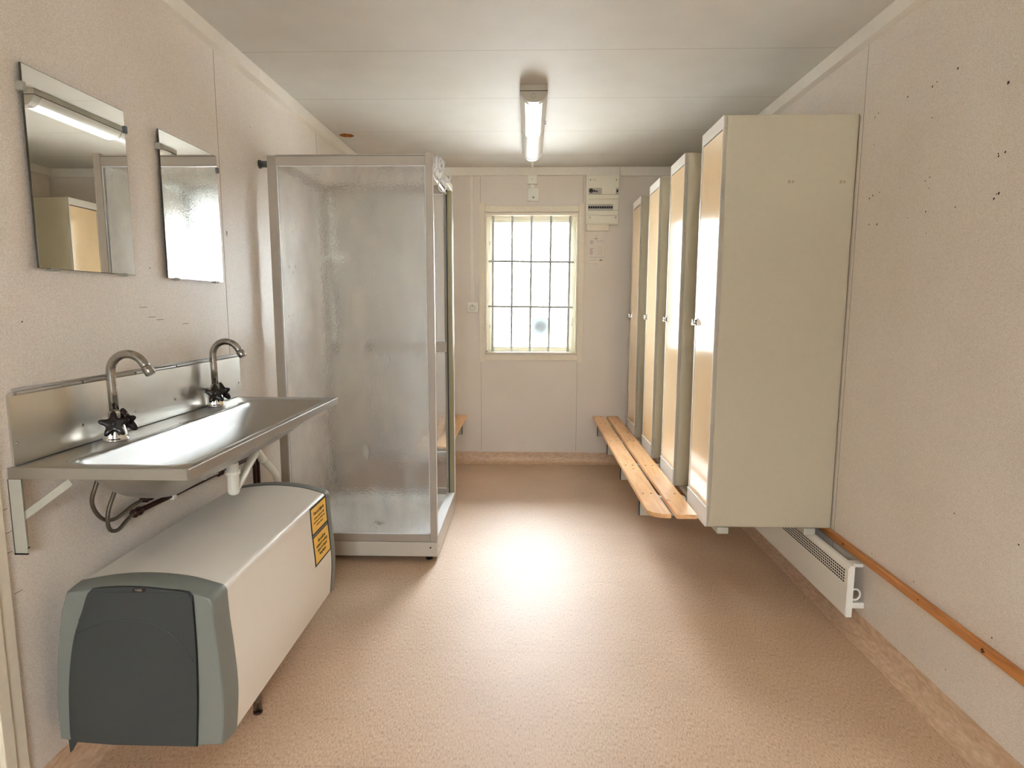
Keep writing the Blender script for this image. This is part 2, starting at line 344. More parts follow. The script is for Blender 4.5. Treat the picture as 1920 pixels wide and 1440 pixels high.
def obj(name, bm, mats, parent=None, label=None, cat=None, group=None, kind=None, smooth_angle=None, loc=None):
    bmesh.ops.recalc_face_normals(bm, faces=bm.faces)
    me = bpy.data.meshes.new(name); bm.to_mesh(me); bm.free()
    for mm in (mats if isinstance(mats, (list, tuple)) else [mats]): me.materials.append(M[mm] if isinstance(mm, str) else mm)
    if smooth_angle:
        for p in me.polygons: p.use_smooth = True
        try: me.set_sharp_from_angle(angle=math.radians(smooth_angle))
        except Exception: pass
    o = bpy.data.objects.new(name, me); COL.objects.link(o)
    if parent is not None:
        o.parent = parent; o.matrix_parent_inverse = parent.matrix_basis.inverted()
    tag(o, label, cat, group, kind)
    return o
def tag(o, label=None, cat=None, group=None, kind=None):
    if label: o['label'] = label
    if cat: o['category'] = cat
    if group: o['group'] = group
    if kind: o['kind'] = kind
def thing(name, loc, label=None, cat=None, group=None, kind=None):
    o = bpy.data.objects.new(name, None); COL.objects.link(o); o.location = loc; o.empty_display_size = .1
    bpy.context.view_layer.update() if False else None
    tag(o, label, cat, group, kind); return o
def text_mesh(name, s, size, mat_, parent, origin, xdir, ydir, label=None, align='CENTER', ext=.0003, sx=1):
    """flat lettering lying in the plane of xdir, ydir"""
    cu = bpy.data.curves.new(name, 'FONT'); cu.body = s; cu.size = size; cu.extrude = ext; cu.align_x = align; cu.align_y = 'CENTER'
    cu.resolution_u = 2
    t = bpy.data.objects.new(name+'_src', cu); COL.objects.link(t)
    dg = bpy.context.evaluated_depsgraph_get(); me = bpy.data.meshes.new_from_object(t.evaluated_get(dg))
    bpy.data.objects.remove(t)
    x = Vector(xdir).normalized(); y = Vector(ydir).normalized(); z = x.cross(y)
    mx = Matrix((x*sx, y, z)).transposed().to_4x4(); mx.translation = Vector(origin); me.transform(mx)
    me.materials.clear(); me.materials.append(M[mat_])
    o = bpy.data.objects.new(name, me); COL.objects.link(o)
    if parent is not None: o.parent = parent; o.matrix_parent_inverse = parent.matrix_basis.inverted()
    tag(o, label); return o
def copy_tree(o, parent=None, name=None):
    c = o.copy(); COL.objects.link(c); c.parent = parent
    if parent is not None: c.matrix_parent_inverse = o.matrix_parent_inverse.copy()
    for ch in [q for q in bpy.data.objects if q.parent == o]: copy_tree(ch, c)
    return c
def rrect(x0, x1, y0, y1, r, n=6):
    p = []
    for cx, cyy, a0 in ((x1-r, y1-r, 0), (x0+r, y1-r, 90), (x0+r, y0+r, 180), (x1-r, y0+r, 270)):
        for i in range(n+1):
            a = math.radians(a0+90*i/n); p.append((cx+r*math.cos(a), cyy+r*math.sin(a)))
    return p

# ------------------------------------------------------------------ the room
bm = BM(); box(bm, XL-WT, XR+WT, YF-WT, YB+WT, -.05, 0); obj('floor', bm, 'floor', kind='structure')
bm = BM()  # ceiling with a round hole
hx, hy, hr = -1.17, 4.065, .046
outer = [(XL-WT, YF-WT), (XR+WT, YF-WT), (XR+WT, YB+WT), (XL-WT, YB+WT)]
hole = [(hx+hr*math.cos(2*PI*i/24), hy+hr*math.sin(2*PI*i/24)) for i in range(24)]
vo_ = [bm.verts.new((x, y, ZC)) for x, y in outer]; vh = [bm.verts.new((x, y, ZC)) for x, y in hole]
es = [bm.edges.new((vo_[i], vo_[(i+1) % 4])) for i in range(4)] + [bm.edges.new((vh[i], vh[(i+1) % 24])) for i in range(24)]
bmesh.ops.triangle_fill(bm, edges=es, use_beauty=True)
up = [bm.verts.new((x, y, ZC+.05)) for x, y in hole]
for i in range(24):
    f = bm.faces.new((vh[i], vh[(i+1) % 24], up[(i+1) % 24], up[i])); f.material_index = 1
box(bm, hx-.1, hx+.1, hy-.1, hy+.1, ZC+.05, ZC+.1, mi=2)
for i, (x0, x1, y0, y1) in enumerate(((XL-WT, XR+WT, YF-WT, YB+WT),)):
    pass
box(bm, XL-WT, XR+WT, YF-WT, YB+WT, ZC+.10, ZC+.14, mi=0)
obj('ceiling', bm, ['ceiling', 'darkpine', 'shadow'], kind='structure')

def speck(bm, x, y, z, axis, r, mi=1, n=7, tall=1.0):
    """small flat mark lying on a wall face (axis 0: wall facing x, axis 1: facing y)"""
    pts = []
    for i in range(n):
        a = 2*PI*i/n; u, v = r*math.cos(a)*random.uniform(.7, 1.2), r*math.sin(a)*tall*random.uniform(.7, 1.2)
        pts.append((x, y+u, z+v) if axis == 0 else (x+u, y, z+v))
    quad(bm, pts, mi)
# left wall (with the doorway near the camera)
DY0, DY1, DH = .45, 1.33, 2.02
bm = BM()
box(bm, XL-WT, XL, DY1, YB, 0, ZC); box(bm, XL-WT, XL, YF, DY0, 0, ZC); box(bm, XL-WT, XL, DY0, DY1, DH, ZC)
for y in (2.592, 3.80): box(bm, XL, XL+.0006, y, y+.0022, .09, 2.32, mi=2)
for y, z, r in ((1.524, 1.256, .003), (2.904, 2.109, .003), (2.072, 1.423, .003), (2.35, 1.45, .002)): speck(bm, XL+.0007, y, z, 0, r)
for y, z in ((2.065, 1.257), (2.109, 1.247), (2.267, 1.229), (2.02, 1.29)): box(bm, XL, XL+.0006, y-.02, y+.02, z, z+.002, mi=3)
speck(bm, XL+.0007, 2.625, 1.601, 0, .006, mi=3, tall=2)
for y, z in ((1.41, .80), (1.415, .74), (1.412, .69), (1.43, .58)): box(bm, XL, XL+.0006, y-.01, y+.015, z, z+.0015, mi=3)
obj('wall_left', bm, ['wall', 'speck', 'joint', 'mark'], kind='structure')
bm = BM(); box(bm, XR, XR+WT, YF, YB, 0, ZC)
for y in (1.39, 2.590, 3.79): box(bm, XR-.0006, XR, y, y+.002, .09, 2.32, mi=2)
marks = [(2.049, 2.034, 1.3), (1.832, 1.918, 1.5), (2.168, 2.021, 1.1), (2.147, 2.028, .7), (2.303, 2.032, 1.2), (2.157, 1.92, .8), (1.817, 1.729, 1), (1.843, 1.73, .8), (1.841, 1.723, .9),
         (2.141, 1.726, .7), (2.163, 1.719, .7), (2.14, 1.69, .7), (1.826, 1.619, 1.2), (1.834, 1.618, .7), (1.843, 1.607, 1.1), (2.003, 1.608, .7), (2.148, 1.616, .9), (2.246, 1.609, .6), (2.136, 1.543, .6),
         (2.484, 2.03, .9), (2.506, 2.022, .9), (2.499, 1.92, .8), (2.436, 1.73, .8), (2.48, 1.726, 1.2), (2.503, 1.719, 1.1), (2.492, 1.618, 1.1), (2.437, 1.611, 1.2),
         (1.878, .662, .8), (2.297, .356, .8), (2.039, .362, .8), (1.625, .662, .9), (1.681, .362, .9), (1.849, .159, .7)]
for y, z, s in marks: speck(bm, XR-.0007, y, z, 0, .0036*s)
obj('wall_right', bm, ['wall', 'speck', 'joint'], kind='structure')
def wall_with_window(name, y0, y1, win, seam_x=()):
    bm = BM(); a, b, c, d = win
    box(bm, XL-WT, a, y0, y1, 0, ZC); box(bm, b, XR+WT, y0, y1, 0, ZC)
    box(bm, a, b, y0, y1, 0, c); box(bm, a, b, y0, y1, d, ZC)
    for x, z0, z1 in seam_x: box(bm, x, x+.002, y0-.0006, y0, z0, z1, mi=1)
    obj(name, bm, ['wall', 'joint'], kind='structure')
wall_with_window('wall_back', YB, YB+WT, WIN, ((-.386, .10, .84), (.400, .10, .84), (.426, 2.105, 2.31), (-.386, 2.105, 2.31)))
wall_with_window('wall_front', YF-WT, YF, FILL_WIN)

# coved vinyl skirting
def cove(xw, s):
    """profile against a wall at x = xw, s = +1 when the room lies towards +x"""
    p = [(0, .081), (.0035, .081), (.0035, .038)]
    R = .034
    for i in range(7):
        a = math.radians(90*i/6); p.append((.0035+R-R*math.cos(a), .0045+R-R*math.sin(a)))
    p += [(.062, .0025), (.062, 0), (0, 0)]
    return [(xw+s*x, z) for x, z in p]
M['vinylbase'] = mat('vinyl_skirting', srgb(226, 197, 168), .38, var=.28, vscale=90, stretch=(1, .35, 1), dark=srgb(196, 164, 132))
bm = BM(); prism_y(bm, cove(XL, 1), DY1+.07, YB, smooth=False); obj('baseboard_left', bm, 'vinylbase', kind='structure', smooth_angle=40)
bm = BM(); prism_y(bm, cove(XR, -1), YF, YB); obj('baseboard_right', bm, 'vinylbase', kind='structure', smooth_angle=40)
def along_x(bm):
    for v in bm.verts: x, y, z = v.co; v.co = (y, x, z)
bm = BM(); prism_y(bm, [(x, z*1.1) for x, z in cove(YB, -1)], XL+.03, XR-.03); along_x(bm)
M['vinylbase2'] = mat('vinyl_skirting_far', srgb(226, 197, 168), .38, var=.28, vscale=90, stretch=(.35, 1, 1), dark=srgb(196, 164, 132))
obj('baseboard_back', bm, 'vinylbase2', kind='structure', smooth_angle=40)
# ceiling cornice boards
bm = BM(); box(bm, XL, XL+.042, YF, 2.93, 2.32, ZC, bev=.0015); box(bm, XL, XL+.042, 2.9315, YB, 2.32, ZC, bev=.0015); obj('trim_1', bm, 'trim', kind='structure')
bm = BM(); box(bm, XR-.037, XR, YF, YB, 2.318, ZC, bev=.0015); obj('trim_2', bm, 'trim', kind='structure')
bm = BM(); box(bm, XL+.042, .708, YB-.02, YB, 2.315, ZC, bev=.0015); box(bm, .71, XR-.037, YB-.02, YB, 2.31, ZC, bev=.0015); obj('trim_3', bm, 'trim', kind='structure')
# doorway at the left edge
dr = thing('door_1', (XL, (DY0+DY1)/2, 0), kind='structure')
bm = BM()
box(bm, XL, XL+.010, DY1, DY1+.072, 0, DH+.07, bev=.002); box(bm, XL, XL+.010, DY0-.07, DY0, 0, DH+.07, bev=.002); box(bm, XL, XL+.010, DY0, DY1, DH, DH+.07, bev=.002)
box(bm, XL+.010, XL+.015, DY1, DY1+.032, 0, DH+.03, bev=.0015); obj('casing', bm, 'casing', dr)
bm = BM(); box(bm, XL-WT, XL, DY1-.03, DY1, 0, DH); box(bm, XL-WT, XL, DY0, DY0+.03, 0, DH); box(bm, XL-WT, XL, DY0, DY1, DH-.03, DH); obj('door_frame', bm, 'casing', dr)
bm = BM(); box(bm, XL-.06, XL-.02, DY0+.03, DY1-.03, .01, DH-.03, bev=.002); dl = obj('door_leaf', bm, 'cream', dr)
bm = BM(); cyl(bm, (XL-.022, DY0+.1, 1.0), (XL+.03, DY0+.1, 1.0), .008); cyl(bm, (XL+.03, DY0+.095, 1.0), (XL+.03, DY0+.21, 1.0), .008); obj('door_handle', bm, 'chrome', dl)
# ground outside
bm = BM(); box(bm, -40, 40, YB+WT+.3, 60, -.7, -.6); box(bm, -40, 40, -60, YF-WT-.3, -.7, -.6); obj('ground', bm, 'gravel', kind='structure')

# ------------------------------------------------------------------ window in the far wall
def far_window():
    w = thing('window_1', ((WIN[0]+WIN[1])/2, YB, WIN[2]), kind='structure')
    x0, x1, z0, z1 = WIN
    bm = BM()
    box(bm, -.396, -.352, YB-.016, YB, .842, 2.103, bev=.0015); box(bm, .396, .440, YB-.016, YB, .840, 2.102, bev=.0015)
    box(bm, -.352, .396, YB-.014, YB, 2.035, 2.084, bev=.0015); box(bm, -.352, .396, YB-.014, YB, .858, .903, bev=.0015)
    obj('casing', bm, 'casing', w)
    bm = BM(); t = .012
    box(bm, x0, x0+t, YB-.008, YB+WT, z0, z1); box(bm, x1-t, x1, YB-.008, YB+WT, z0, z1)
    box(bm, x0, x1, YB-.012, YB+WT, z1-.018, z1); box(bm, x0, x1, YB-.022, YB+WT, z0, z0+.012, bev=.002); obj('jamb_lining', bm, 'casing', w)
    bm = BM(); y0, y1 = YB+.055, YB+.105; a, b, c, d = x0+t, x1-t, z0+.012, z1-.018; f = .026
    box(bm, a, a+f, y0, y1, c, d, bev=.003); box(bm, b-f, b, y0, y1, c, d, bev=.003); box(bm, a+f, b-f, y0, y1, d-f, d, bev=.003); box(bm, a+f, b-f, y0, y1, c, c+.02, bev=.003)
    obj('window_frame', bm, 'cream', w)
    bm = BM(); a, b, c, d = a+f, b-f, c+.02, d-f; g = .020; y0 = YB+.066
    box(bm, a, a+g, y0, y1, c, d, bev=.003); box(bm, b-g, b, y0, y1, c, d, bev=.003); box(bm, a+g, b-g, y0, y1, d-g, d, bev=.003); box(bm, a+g, b-g, y0, y1, c, c+g, bev=.003)
    sash = obj('sash', bm, 'cream', w)
    bm = BM(); box(bm, a+g-.003, b-g+.003, YB+.085, YB+.089, c+g-.003, d-g+.003); obj('pane', bm, 'pane', sash)
    bm = BM()
    for x, z in ((x0+.034, 1.80), (x0+.034, 1.13)):
        box(bm, x-.004, x+.004, YB+.046, YB+.056, z-.016, z+.016, bev=.002)
    obj('hinge', bm, 'bracket', w)
    bm = BM(); x = x1-.036
    tube(bm, [(x, YB+.05, 1.135), (x, YB+.045, 1.15), (x+.005, YB+.043, 1.185), (x+.002, YB+.045, 1.205)], .0035, 8)
    cyl(bm, (x, YB+.055, 1.145), (x, YB+.042, 1.145), .007); obj('catch', bm, 'bracket', w)
    bm = BM(); cyl(bm, (-.338, YB-.03, .930), (-.338, YB-.005, .930), .006); cyl(bm, (-.338, YB-.035, .930), (-.33, YB-.03, .93), .004); obj('hook', bm, 'worn', w)
far_window()
# security grille of thin rods in the reveal
g = thing('window_grille', (.02, YB+.03, .93), 'thin grey welded rod grille in front of the bright window', 'grille')
gx = [(-.286, -.292), (-.133, -.138), (.022, .013), (.177, .168), (.330, .322)]
for xt, xb in gx:
    bm = BM(); tube(bm, [(xt, YB+.028, 2.008), (xt*.5+xb*.5+.001, YB+.028, 1.45), (xb, YB+.028, .926)], .0096, 8); obj('vertical_bar', bm, 'bar', g)
for (xa, za), (xb, zb) in (((-.322, 1.654), (.364, 1.647)), ((-.327, 1.293), (.36, 1.287))):
    bm = BM(); tube(bm, [(xa, YB+.021, za), (xb, YB+.021, zb)], .0088, 8); obj('horizontal_bar', bm, 'bar', g)
bm = BM(); tube(bm, [(.022+.010*math.cos(t*PI/8), YB+.020, 2.000+.010*math.sin(t*PI/8)) for t in range(16)], .002, 8, closed=True); obj('hook_ring', bm, 'bar', g)
# sticker on the pane (light from outside shines through it)
mt, nt, b = nodes('window_sticker_film')
tc = N(nt, 'ShaderNodeTexCoord'); no = N(nt, 'ShaderNodeTexNoise'); no.inputs['Scale'].default_value = 60; no.inputs['Detail'].default_value = 5; nt.links.new(tc.outputs['Object'], no.inputs[0])
gr = N(nt, 'ShaderNodeVectorMath', operation='DISTANCE'); nt.links.new(tc.outputs['Object'], gr.inputs[0]); gr.inputs[1].default_value = (.102, YB+.0835, 1.128)
ad = N(nt, 'ShaderNodeMath', operation='MULTIPLY_ADD'); nt.links.new(no.outputs['Fac'], ad.inputs[0]); ad.inputs[1].default_value = .05; nt.links.new(gr.outputs['Value'], ad.inputs[2])
rp = N(nt, 'ShaderNodeValToRGB'); e = rp.color_ramp.elements; e[0].position = .062; e[0].color = (.158, .158, .154, 1); e[1].position = .078; e[1].color = (.205, .213, .211, 1)
nt.links.new(ad.outputs[0], rp.inputs[0])
tr = N(nt, 'ShaderNodeBsdfTranslucent'); nt.links.new(rp.outputs[0], tr.inputs[0]); nt.links.new(tr.outputs[0], nt.nodes['Material Output'].inputs[0])
M['winstick'] = mt
bm = BM(); box(bm, .035, .168, YB+.0832, YB+.0842, 1.062, 1.202)
obj('window_sticker', bm, 'winstick', label='small square grey picture sticker on the lower window pane', cat='sticker')

# unseen eave, added to cut high sky light through the rear fill window
bm = BM(); box(bm, XL-WT, XR+WT, YF-WT-.55, YF-WT, 2.02, 2.06); obj('sky_shade_eave', bm, 'trim', kind='structure')
# plain window added behind the camera to let in fill light
w2 = thing('added_fill_window', (0, YF, FILL_WIN[2]), kind='structure')
a, b_, c, d = FILL_WIN; bm = BM()
for q in ((a-.04, a, c-.05, d+.05), (b_, b_+.04, c-.05, d+.05), (a, b_, d, d+.045), (a, b_, c-.045, c)): box(bm, q[0], q[1], YF, YF+.014, q[2], q[3])
obj('casing', bm, 'casing', w2)
bm = BM()
for q in ((a, a+.05, c, d), (b_-.05, b_, c, d), (a+.05, b_-.05, d-.05, d), (a+.05, b_-.05, c, c+.05), (-.025, .025, c+.05, d-.05)): box(bm, q[0], q[1], YF-.09, YF-.04, q[2], q[3])
obj('window_frame', bm, 'cream', w2)
bm = BM(); box(bm, a+.047, b_-.047, YF-.067, YF-.063, c+.047, d-.047); obj('pane', bm, 'pane', w2)

# ------------------------------------------------------------------ things on the far wall
t = thing('fuse_box', (.58, YB, 1.94), 'cream wall fuse box with two rows of breakers right of the window', 'fuse box')
bm = BM(); prism_y(bm, [(.448, 1.934), (.700, 1.934), (.702, 2.310), (.446, 2.310)], YB-.055, YB, bev=.004); obj('enclosure', bm, 'cream', t)
bm = BM()
box(bm, .460, .698, YB-.064, YB-.055, 2.128, 2.305, bev=.003); box(bm, .460, .698, YB-.064, YB-.055, 2.003, 2.122, bev=.003); box(bm, .460, .698, YB-.064, YB-.055, 1.942, 1.998, bev=.003)
obj('cover', bm, 'cream', t)
bm = BM(); box(bm, .463, .566, YB-.067, YB-.0635, 2.160, 2.208, bev=.001); obj('control_panel', bm, 'print2', t)
bm = BM(); lathe(bm, (.482, YB-.066, 2.187), (0, -1, 0), [(0, .0165), (.010, .015), (.012, .010)]); obj('rotary_knob', bm, 'black', t)
for x, z, r in ((.508, 2.185, .008), (.526, 2.181, .006)):
    bm = BM(); box(bm, x-r, x+r, YB-.075, YB-.066, z-r*.8, z+r*.8, bev=.002); obj('toggle', bm, 'black', t)
bm = BM(); box(bm, .674, .694, YB-.067, YB-.0635, 2.160, 2.208, bev=.001); obj('side_switch_plate', bm, 'print2', t)
bm = BM(); box(bm, .679, .691, YB-.076, YB-.066, 2.175, 2.194, bev=.002); obj('toggle', bm, 'black', t)
bm = BM(); box(bm, .461, .655, YB-.067, YB-.0635, 2.036, 2.086, bev=.001); obj('breaker_rail', bm, 'print2', t)
for i in range(11):
    x = .470+i*.0174; bm = BM(); box(bm, x-.0065, x+.0065, YB-.077, YB-.066, 2.052, 2.066, bev=.002)
    box(bm, x-.008, x+.008, YB-.071, YB-.066, 2.062, 2.069, bev=.001); obj('breaker_toggle', bm, 'black', t)
bm = BM()
for z in (2.160, 2.040): box(bm, .461, .697, YB-.0648, YB-.0638, z-.0012, z+.0012)
obj('cover_groove', bm, 'joint', t)
for x, z in ((.476, 2.270), (.677, 2.269), (.477, 1.985), (.678, 1.985)):
    bm = BM(); cyl(bm, (x, YB-.0675, z), (x, YB-.063, z), .005, n=12); obj('screw', bm, 'grey', t)
bm = BM(); box(bm, .497, .517, YB-.0648, YB-.0636, 2.268, 2.271); obj('maker_mark', bm, 'grey', t)
bm = BM(); box(bm, .457, .631, YB-.035, YB, 1.887, 1.934, bev=.003)
obj('cable_entry_box', bm, 'casing', label='small beige cable cover mounted directly under the fuse box', cat='cable cover')
t = thing('notice_frame', (.538, YB, 1.638), 'small framed paper notice hanging below the fuse box', 'notice')
bm = BM(); box(bm, .469, .609, YB-.006, YB, 1.638, 1.844, bev=.001); obj('frame', bm, 'casing', t)
bm = BM(); box(bm, .475, .603, YB-.0072, YB-.0055, 1.645, 1.837); pp = obj('paper', bm, 'paper', t)
bm = BM()
for i in range(5): box(bm, .487, .487+random.uniform(.02, .03), YB-.0078, YB-.0072, 1.812-i*.006, 1.8145-i*.006)
for i in range(9): box(bm, .487, .487+random.uniform(.018, .036), YB-.0078, YB-.0072, 1.752-i*.006, 1.7545-i*.006)
for x in (.552, .566, .578): box(bm, x, x+.0012, YB-.0078, YB-.0072, 1.70, 1.775)
box(bm, .480, .598, YB-.0078, YB-.0072, 1.683, 1.685); box(bm, .540, .555, YB-.0078, YB-.0072, 1.808, 1.811); box(bm, .562, .592, YB-.0078, YB-.0072, 1.808, 1.811)
box(bm, .565, .585, YB-.0078, YB-.0072, 1.655, 1.668); box(bm, .484, .54, YB-.0078, YB-.0072, 1.661, 1.663)
obj('printed_lines', bm, 'print', pp)
bm = BM(); box(bm, .522, .546, YB-.0085, YB-.006, 1.822, 1.836, bev=.001); obj('clip', bm, 'print2', t)
for x, z in ((.538, 1.850), (.533, 1.632)):
    bm = BM(); cyl(bm, (x, YB-.004, z), (x, YB, z), .003, n=8); obj('nail', bm, 'grey', t)

t = thing('motion_detector', (.035, YB, 2.118), 'white square motion detector on the wall just above the window', 'detector')
bm = BM(); box(bm, -.012, .081, YB-.034, YB, 2.118, 2.216, bev=.005); box(bm, .012, .042, YB-.022, YB, 2.214, 2.244, bev=.002); obj('housing', bm, 'pvc', t, smooth_angle=40)
bm = BM(); lathe(bm, (.034, YB-.033, 2.142), (0, -1, 0), [(0, .014), (.003, .013), (.005, .006)]); obj('lens_rim', bm, 'pvc', t)
bm = BM(); lathe(bm, (.034, YB-.0375, 2.142), (0, -1, 0), [(0, .0055), (.002, .004)]); obj('sensor_eye', bm, 'black', t)
t = thing('junction_box', (.025, YB, 2.246), 'white junction box under the cornice above the motion detector', 'junction box')
bm = BM(); box(bm, -.014, .065, YB-.036, YB, 2.246, 2.313, bev=.004); obj('housing', bm, 'pvc', t)
bm = BM(); cyl(bm, (.025, YB-.0375, 2.281), (.025, YB-.034, 2.281), .0035, n=10); obj('screw', bm, 'grey', t)
bm = BM(); box(bm, -.466, -.440, YB-.016, YB, 1.327, 2.313, bev=.002)
obj('cable_conduit', bm, 'wall' if False else 'trim', label='thin vertical cable duct running down to the wall socket', cat='cable duct')
t = thing('wall_socket', (-.451, YB, 1.245), 'white wall socket left of the window at the duct end', 'socket')
bm = BM(); box(bm, -.493, -.409, YB-.030, YB, 1.244, 1.325, bev=.005); obj('housing', bm, 'pvc', t, smooth_angle=40)
bm = BM(); tube(bm, [(-.451+.020*math.cos(i*PI/12), YB-.031, 1.284+.020*math.sin(i*PI/12)) for i in range(24)], .0016, 6, closed=True); obj('socket_ring', bm, 'grey', t)
bm = BM(); box(bm, -.454, -.448, YB-.033, YB-.029, 1.286, 1.301, bev=.001); obj('earth_pin', bm, 'grey', t)
for dx in (-.009, .009):
    bm = BM(); cyl(bm, (-.451+dx, YB-.0312, 1.284), (-.451+dx, YB-.029, 1.284), .002, n=8); obj('pin_hole', bm, 'shadow', t)

# ------------------------------------------------------------------ ceiling lamp
t = thing('ceiling_lamp', (.02, 3.8, ZC), 'long white fluorescent ceiling lamp, its near half lit', 'lamp')
LX, HW = .0205, .0675
bm = BM(); box(bm, LX-HW, LX+HW, 3.165, 4.43, 2.346, ZC, bev=.003); obj('base_tray', bm, 'lampend', t)
def arc(x0, x1, z0, zb, n=10):
    """lens profile between x0 and x1 (as fractions of the half width)"""
    return [(LX+HW*(x0+(x1-x0)*i/n), z0-(z0-zb)*max(0, 1-(abs(x0+(x1-x0)*i/n))**3.0)) for i in range(n+1)]
full = arc(-1, 1, 2.344, 2.292, 24)
bm = BM(); prism_y(bm, full+[(LX+HW, 2.346), (LX-HW, 2.346)], 3.165, 3.215, bev=.002); ec = obj('end_cap', bm, 'lampend', t, smooth_angle=35)
bm = BM(); tube(bm, [(LX-.002+.011*math.cos(i*PI/12), 3.1635, 2.321+.011*math.sin(i*PI/12)) for i in range(24)], .0012, 6, closed=True); obj('ring_mark', bm, 'grey', ec)
bm = BM(); box(bm, LX-HW-.0006, LX+HW+.0006, 3.1643, 4.42, 2.3435, 2.3465); obj('housing_joint', bm, 'shadow', t)
bm = BM(); prism_y(bm, full+[(LX+HW, 2.346), (LX-HW, 2.346)], 4.36, 4.415, bev=.012); obj('end_cap', bm, 'lens', t, smooth_angle=35)
for nm, y0, y1, mc in (('diffuser', 3.215, 3.835, 'lit'), ('diffuser', 3.842, 4.36, 'lens')):
    bm = BM()
    for a, b2, mi in ((-1, -.64, 1), (-.64, .64, 0), (.64, 1, 1)):
        p = arc(a, b2, 2.344, 2.294, 8)
        for i in range(8):
            (xa, za), (xb, zb) = p[i], p[i+1]
            f = quad(bm, [(xa, y0, za), (xb, y0, zb), (xb, y1, zb), (xa, y1, za)], mi); f.smooth = True
    bmesh.ops.remove_doubles(bm, verts=bm.verts, dist=1e-5)
    obj(nm, bm, [mc, 'lensside'], t)
bm = BM(); prism_y(bm, [(LX+(x-LX)*1.01, z-.0012) for x, z in arc(-1, 1, 2.344, 2.294, 24)]+[(LX+HW, 2.346), (LX-HW, 2.346)], 3.834, 3.843); obj('divider_ring', bm, 'grey', t)
for y in (3.66, 3.70):
    bm = BM(); cyl(bm, (LX+HW, y, 2.340), (LX+HW+.006, y, 2.340), .004, n=8); obj('side_catch', bm, 'grey', t)
bm = BM(); box(bm, .016, .034, 4.43, YB-.02, ZC-.011, ZC, bev=.002); box(bm, .016, .034, YB-.030, YB-.02, ZC-.040, ZC, bev=.002)
obj('cable_duct', bm, 'pvc', label='short white cable duct from the ceiling lamp to the far wall', cat='cable duct')

# ------------------------------------------------------------------ mirrors
def mirror(y0, y1, z0, z1, label):
    t = thing('wall_mirror', (XL, (y0+y1)/2, z0), label, 'mirror', 'frameless mirrors above the washbasin')
    bm = BM(); box(bm, XL+.0095, XL+.0145, y0, y1, z0, z1, mi=1)
    quad(bm, [(XL+.0149, y0+.0012, z0+.0012), (XL+.0149, y1-.0012, z0+.0012), (XL+.0149, y1-.0012, z1-.0012), (XL+.0149, y0+.0012, z1-.0012)], 0)
    obj('mirror_glass', bm, ['mirror', 'mirroredge'], t)
    for y, z, hz in ((y0, z1-.057, 1), (y1, z1-.055, 1), (y0+.055, z0, 0), (y1-.055, z0, 0)):
        bm = BM()
        if hz: box(bm, XL, XL+.020, y-.006, y+.006, z-.011, z+.011, bev=.0015)
        else: box(bm, XL, XL+.019, y-.013, y+.013, z-.005, z+.004, bev=.0015)
        obj('clip', bm, 'capdark' if (hz and y == y1) else 'grey', t)
mirror(1.578, 1.970, 1.393, 1.897, 'frameless wall mirror nearest the camera, reflecting the ceiling lamp')
mirror(2.150, 2.543, 1.392, 1.895, 'frameless wall mirror nearest the shower cabin, reflecting the bright frosted panel')

# ------------------------------------------------------------------ trough washbasin
SX0, SX1, SY0, SY1, SZ = XL+.002, -.826, 1.437, 2.615, .900
t = thing('trough_washbasin', (XL, 2.02, .88), 'long stainless steel trough washbasin with backsplash on the left wall', 'washbasin')
# rim with sunk bowl: concentric loops from the rim edge down to the bowl floor
def loop(bm, pts, z): return [bm.verts.new((x, y, z)) for x, y in pts]
def bridge(bm, A, B, mi=0):
    n = len(A)
    for j in range(n):
        f = bm.faces.new((A[j], A[(j+1) % n], B[(j+1) % n], B[j])); f.smooth = True; f.material_index = mi
bm = BM(); nn = 8
bx0, bx1, by0, by1 = -1.166, -.862, 1.488, 2.556
stages = [((bx0-.012, bx1+.012, by0-.012, by1+.012, .070), SZ), ((bx0-.004, bx1+.004, by0-.004, by1+.004, .065), SZ-.001), ((bx0, bx1, by0, by1, .062), SZ-.006),
          ((bx0+.005, bx1-.006, by0+.010, by1-.014, .060), SZ-.022), ((bx0+.014, bx1-.030, by0+.026, by1-.055, .058), SZ-.052), ((bx0+.030, bx1-.064, by0+.05, by1-.115, .055), SZ-.086),
          ((bx0+.046, bx1-.098, by0+.088, by1-.19, .052), SZ-.113), ((bx0+.060, bx1-.125, by0+.125, by1-.26, .045), SZ-.129), ((bx0+.080, bx1-.150, by0+.165, by1-.33, .035), SZ-.136)]
prev = None; loops = []
for (a, b1, c1, d1, r), z in stages:
    L_ = loop(bm, rrect(a, b1, c1, d1, r, nn), z)
    if prev: bridge(bm, prev, L_)
    prev = L_; loops.append(L_)
f = bm.faces.new(prev)
# deck: outer rectangle filled to the first loop
oc = [bm.verts.new(p) for p in ((SX1-.004, SY1, SZ), (SX0, SY1, SZ), (SX0, SY0, SZ), (SX1-.004, SY0, SZ))]
per = len(loops[0])//4; L0 = loops[0]
for q in range(4):
    seg_ = L0[q*per:(q+1)*per]
    for i in range(len(seg_)-1): bm.faces.new((oc[q], seg_[i], seg_[i+1]))
    bm.faces.new((oc[q], L0[(q+1)*per-1], L0[((q+1)*per) % len(L0)], oc[(q+1) % 4]))
bowl = obj('bowl', bm, 'steel', t, smooth_angle=50)
md = bowl.modifiers.new('sheet', 'SOLIDIFY'); md.thickness = .0012; md.offset = -1
bm = BM()
e0, e1 = SX1-.004, SX1
box(bm, e0, e1, SY0-.003, SY1+.003, SZ-.027, SZ+.0012, bev=.0012)
box(bm, SX0, e1, SY0-.003, SY0, SZ-.027, SZ+.0012, bev=.0008); box(bm, SX0, e1, SY1, SY1+.003, SZ-.027, SZ+.0012, bev=.0008)
obj('rim_edge', bm, 'steel', t)
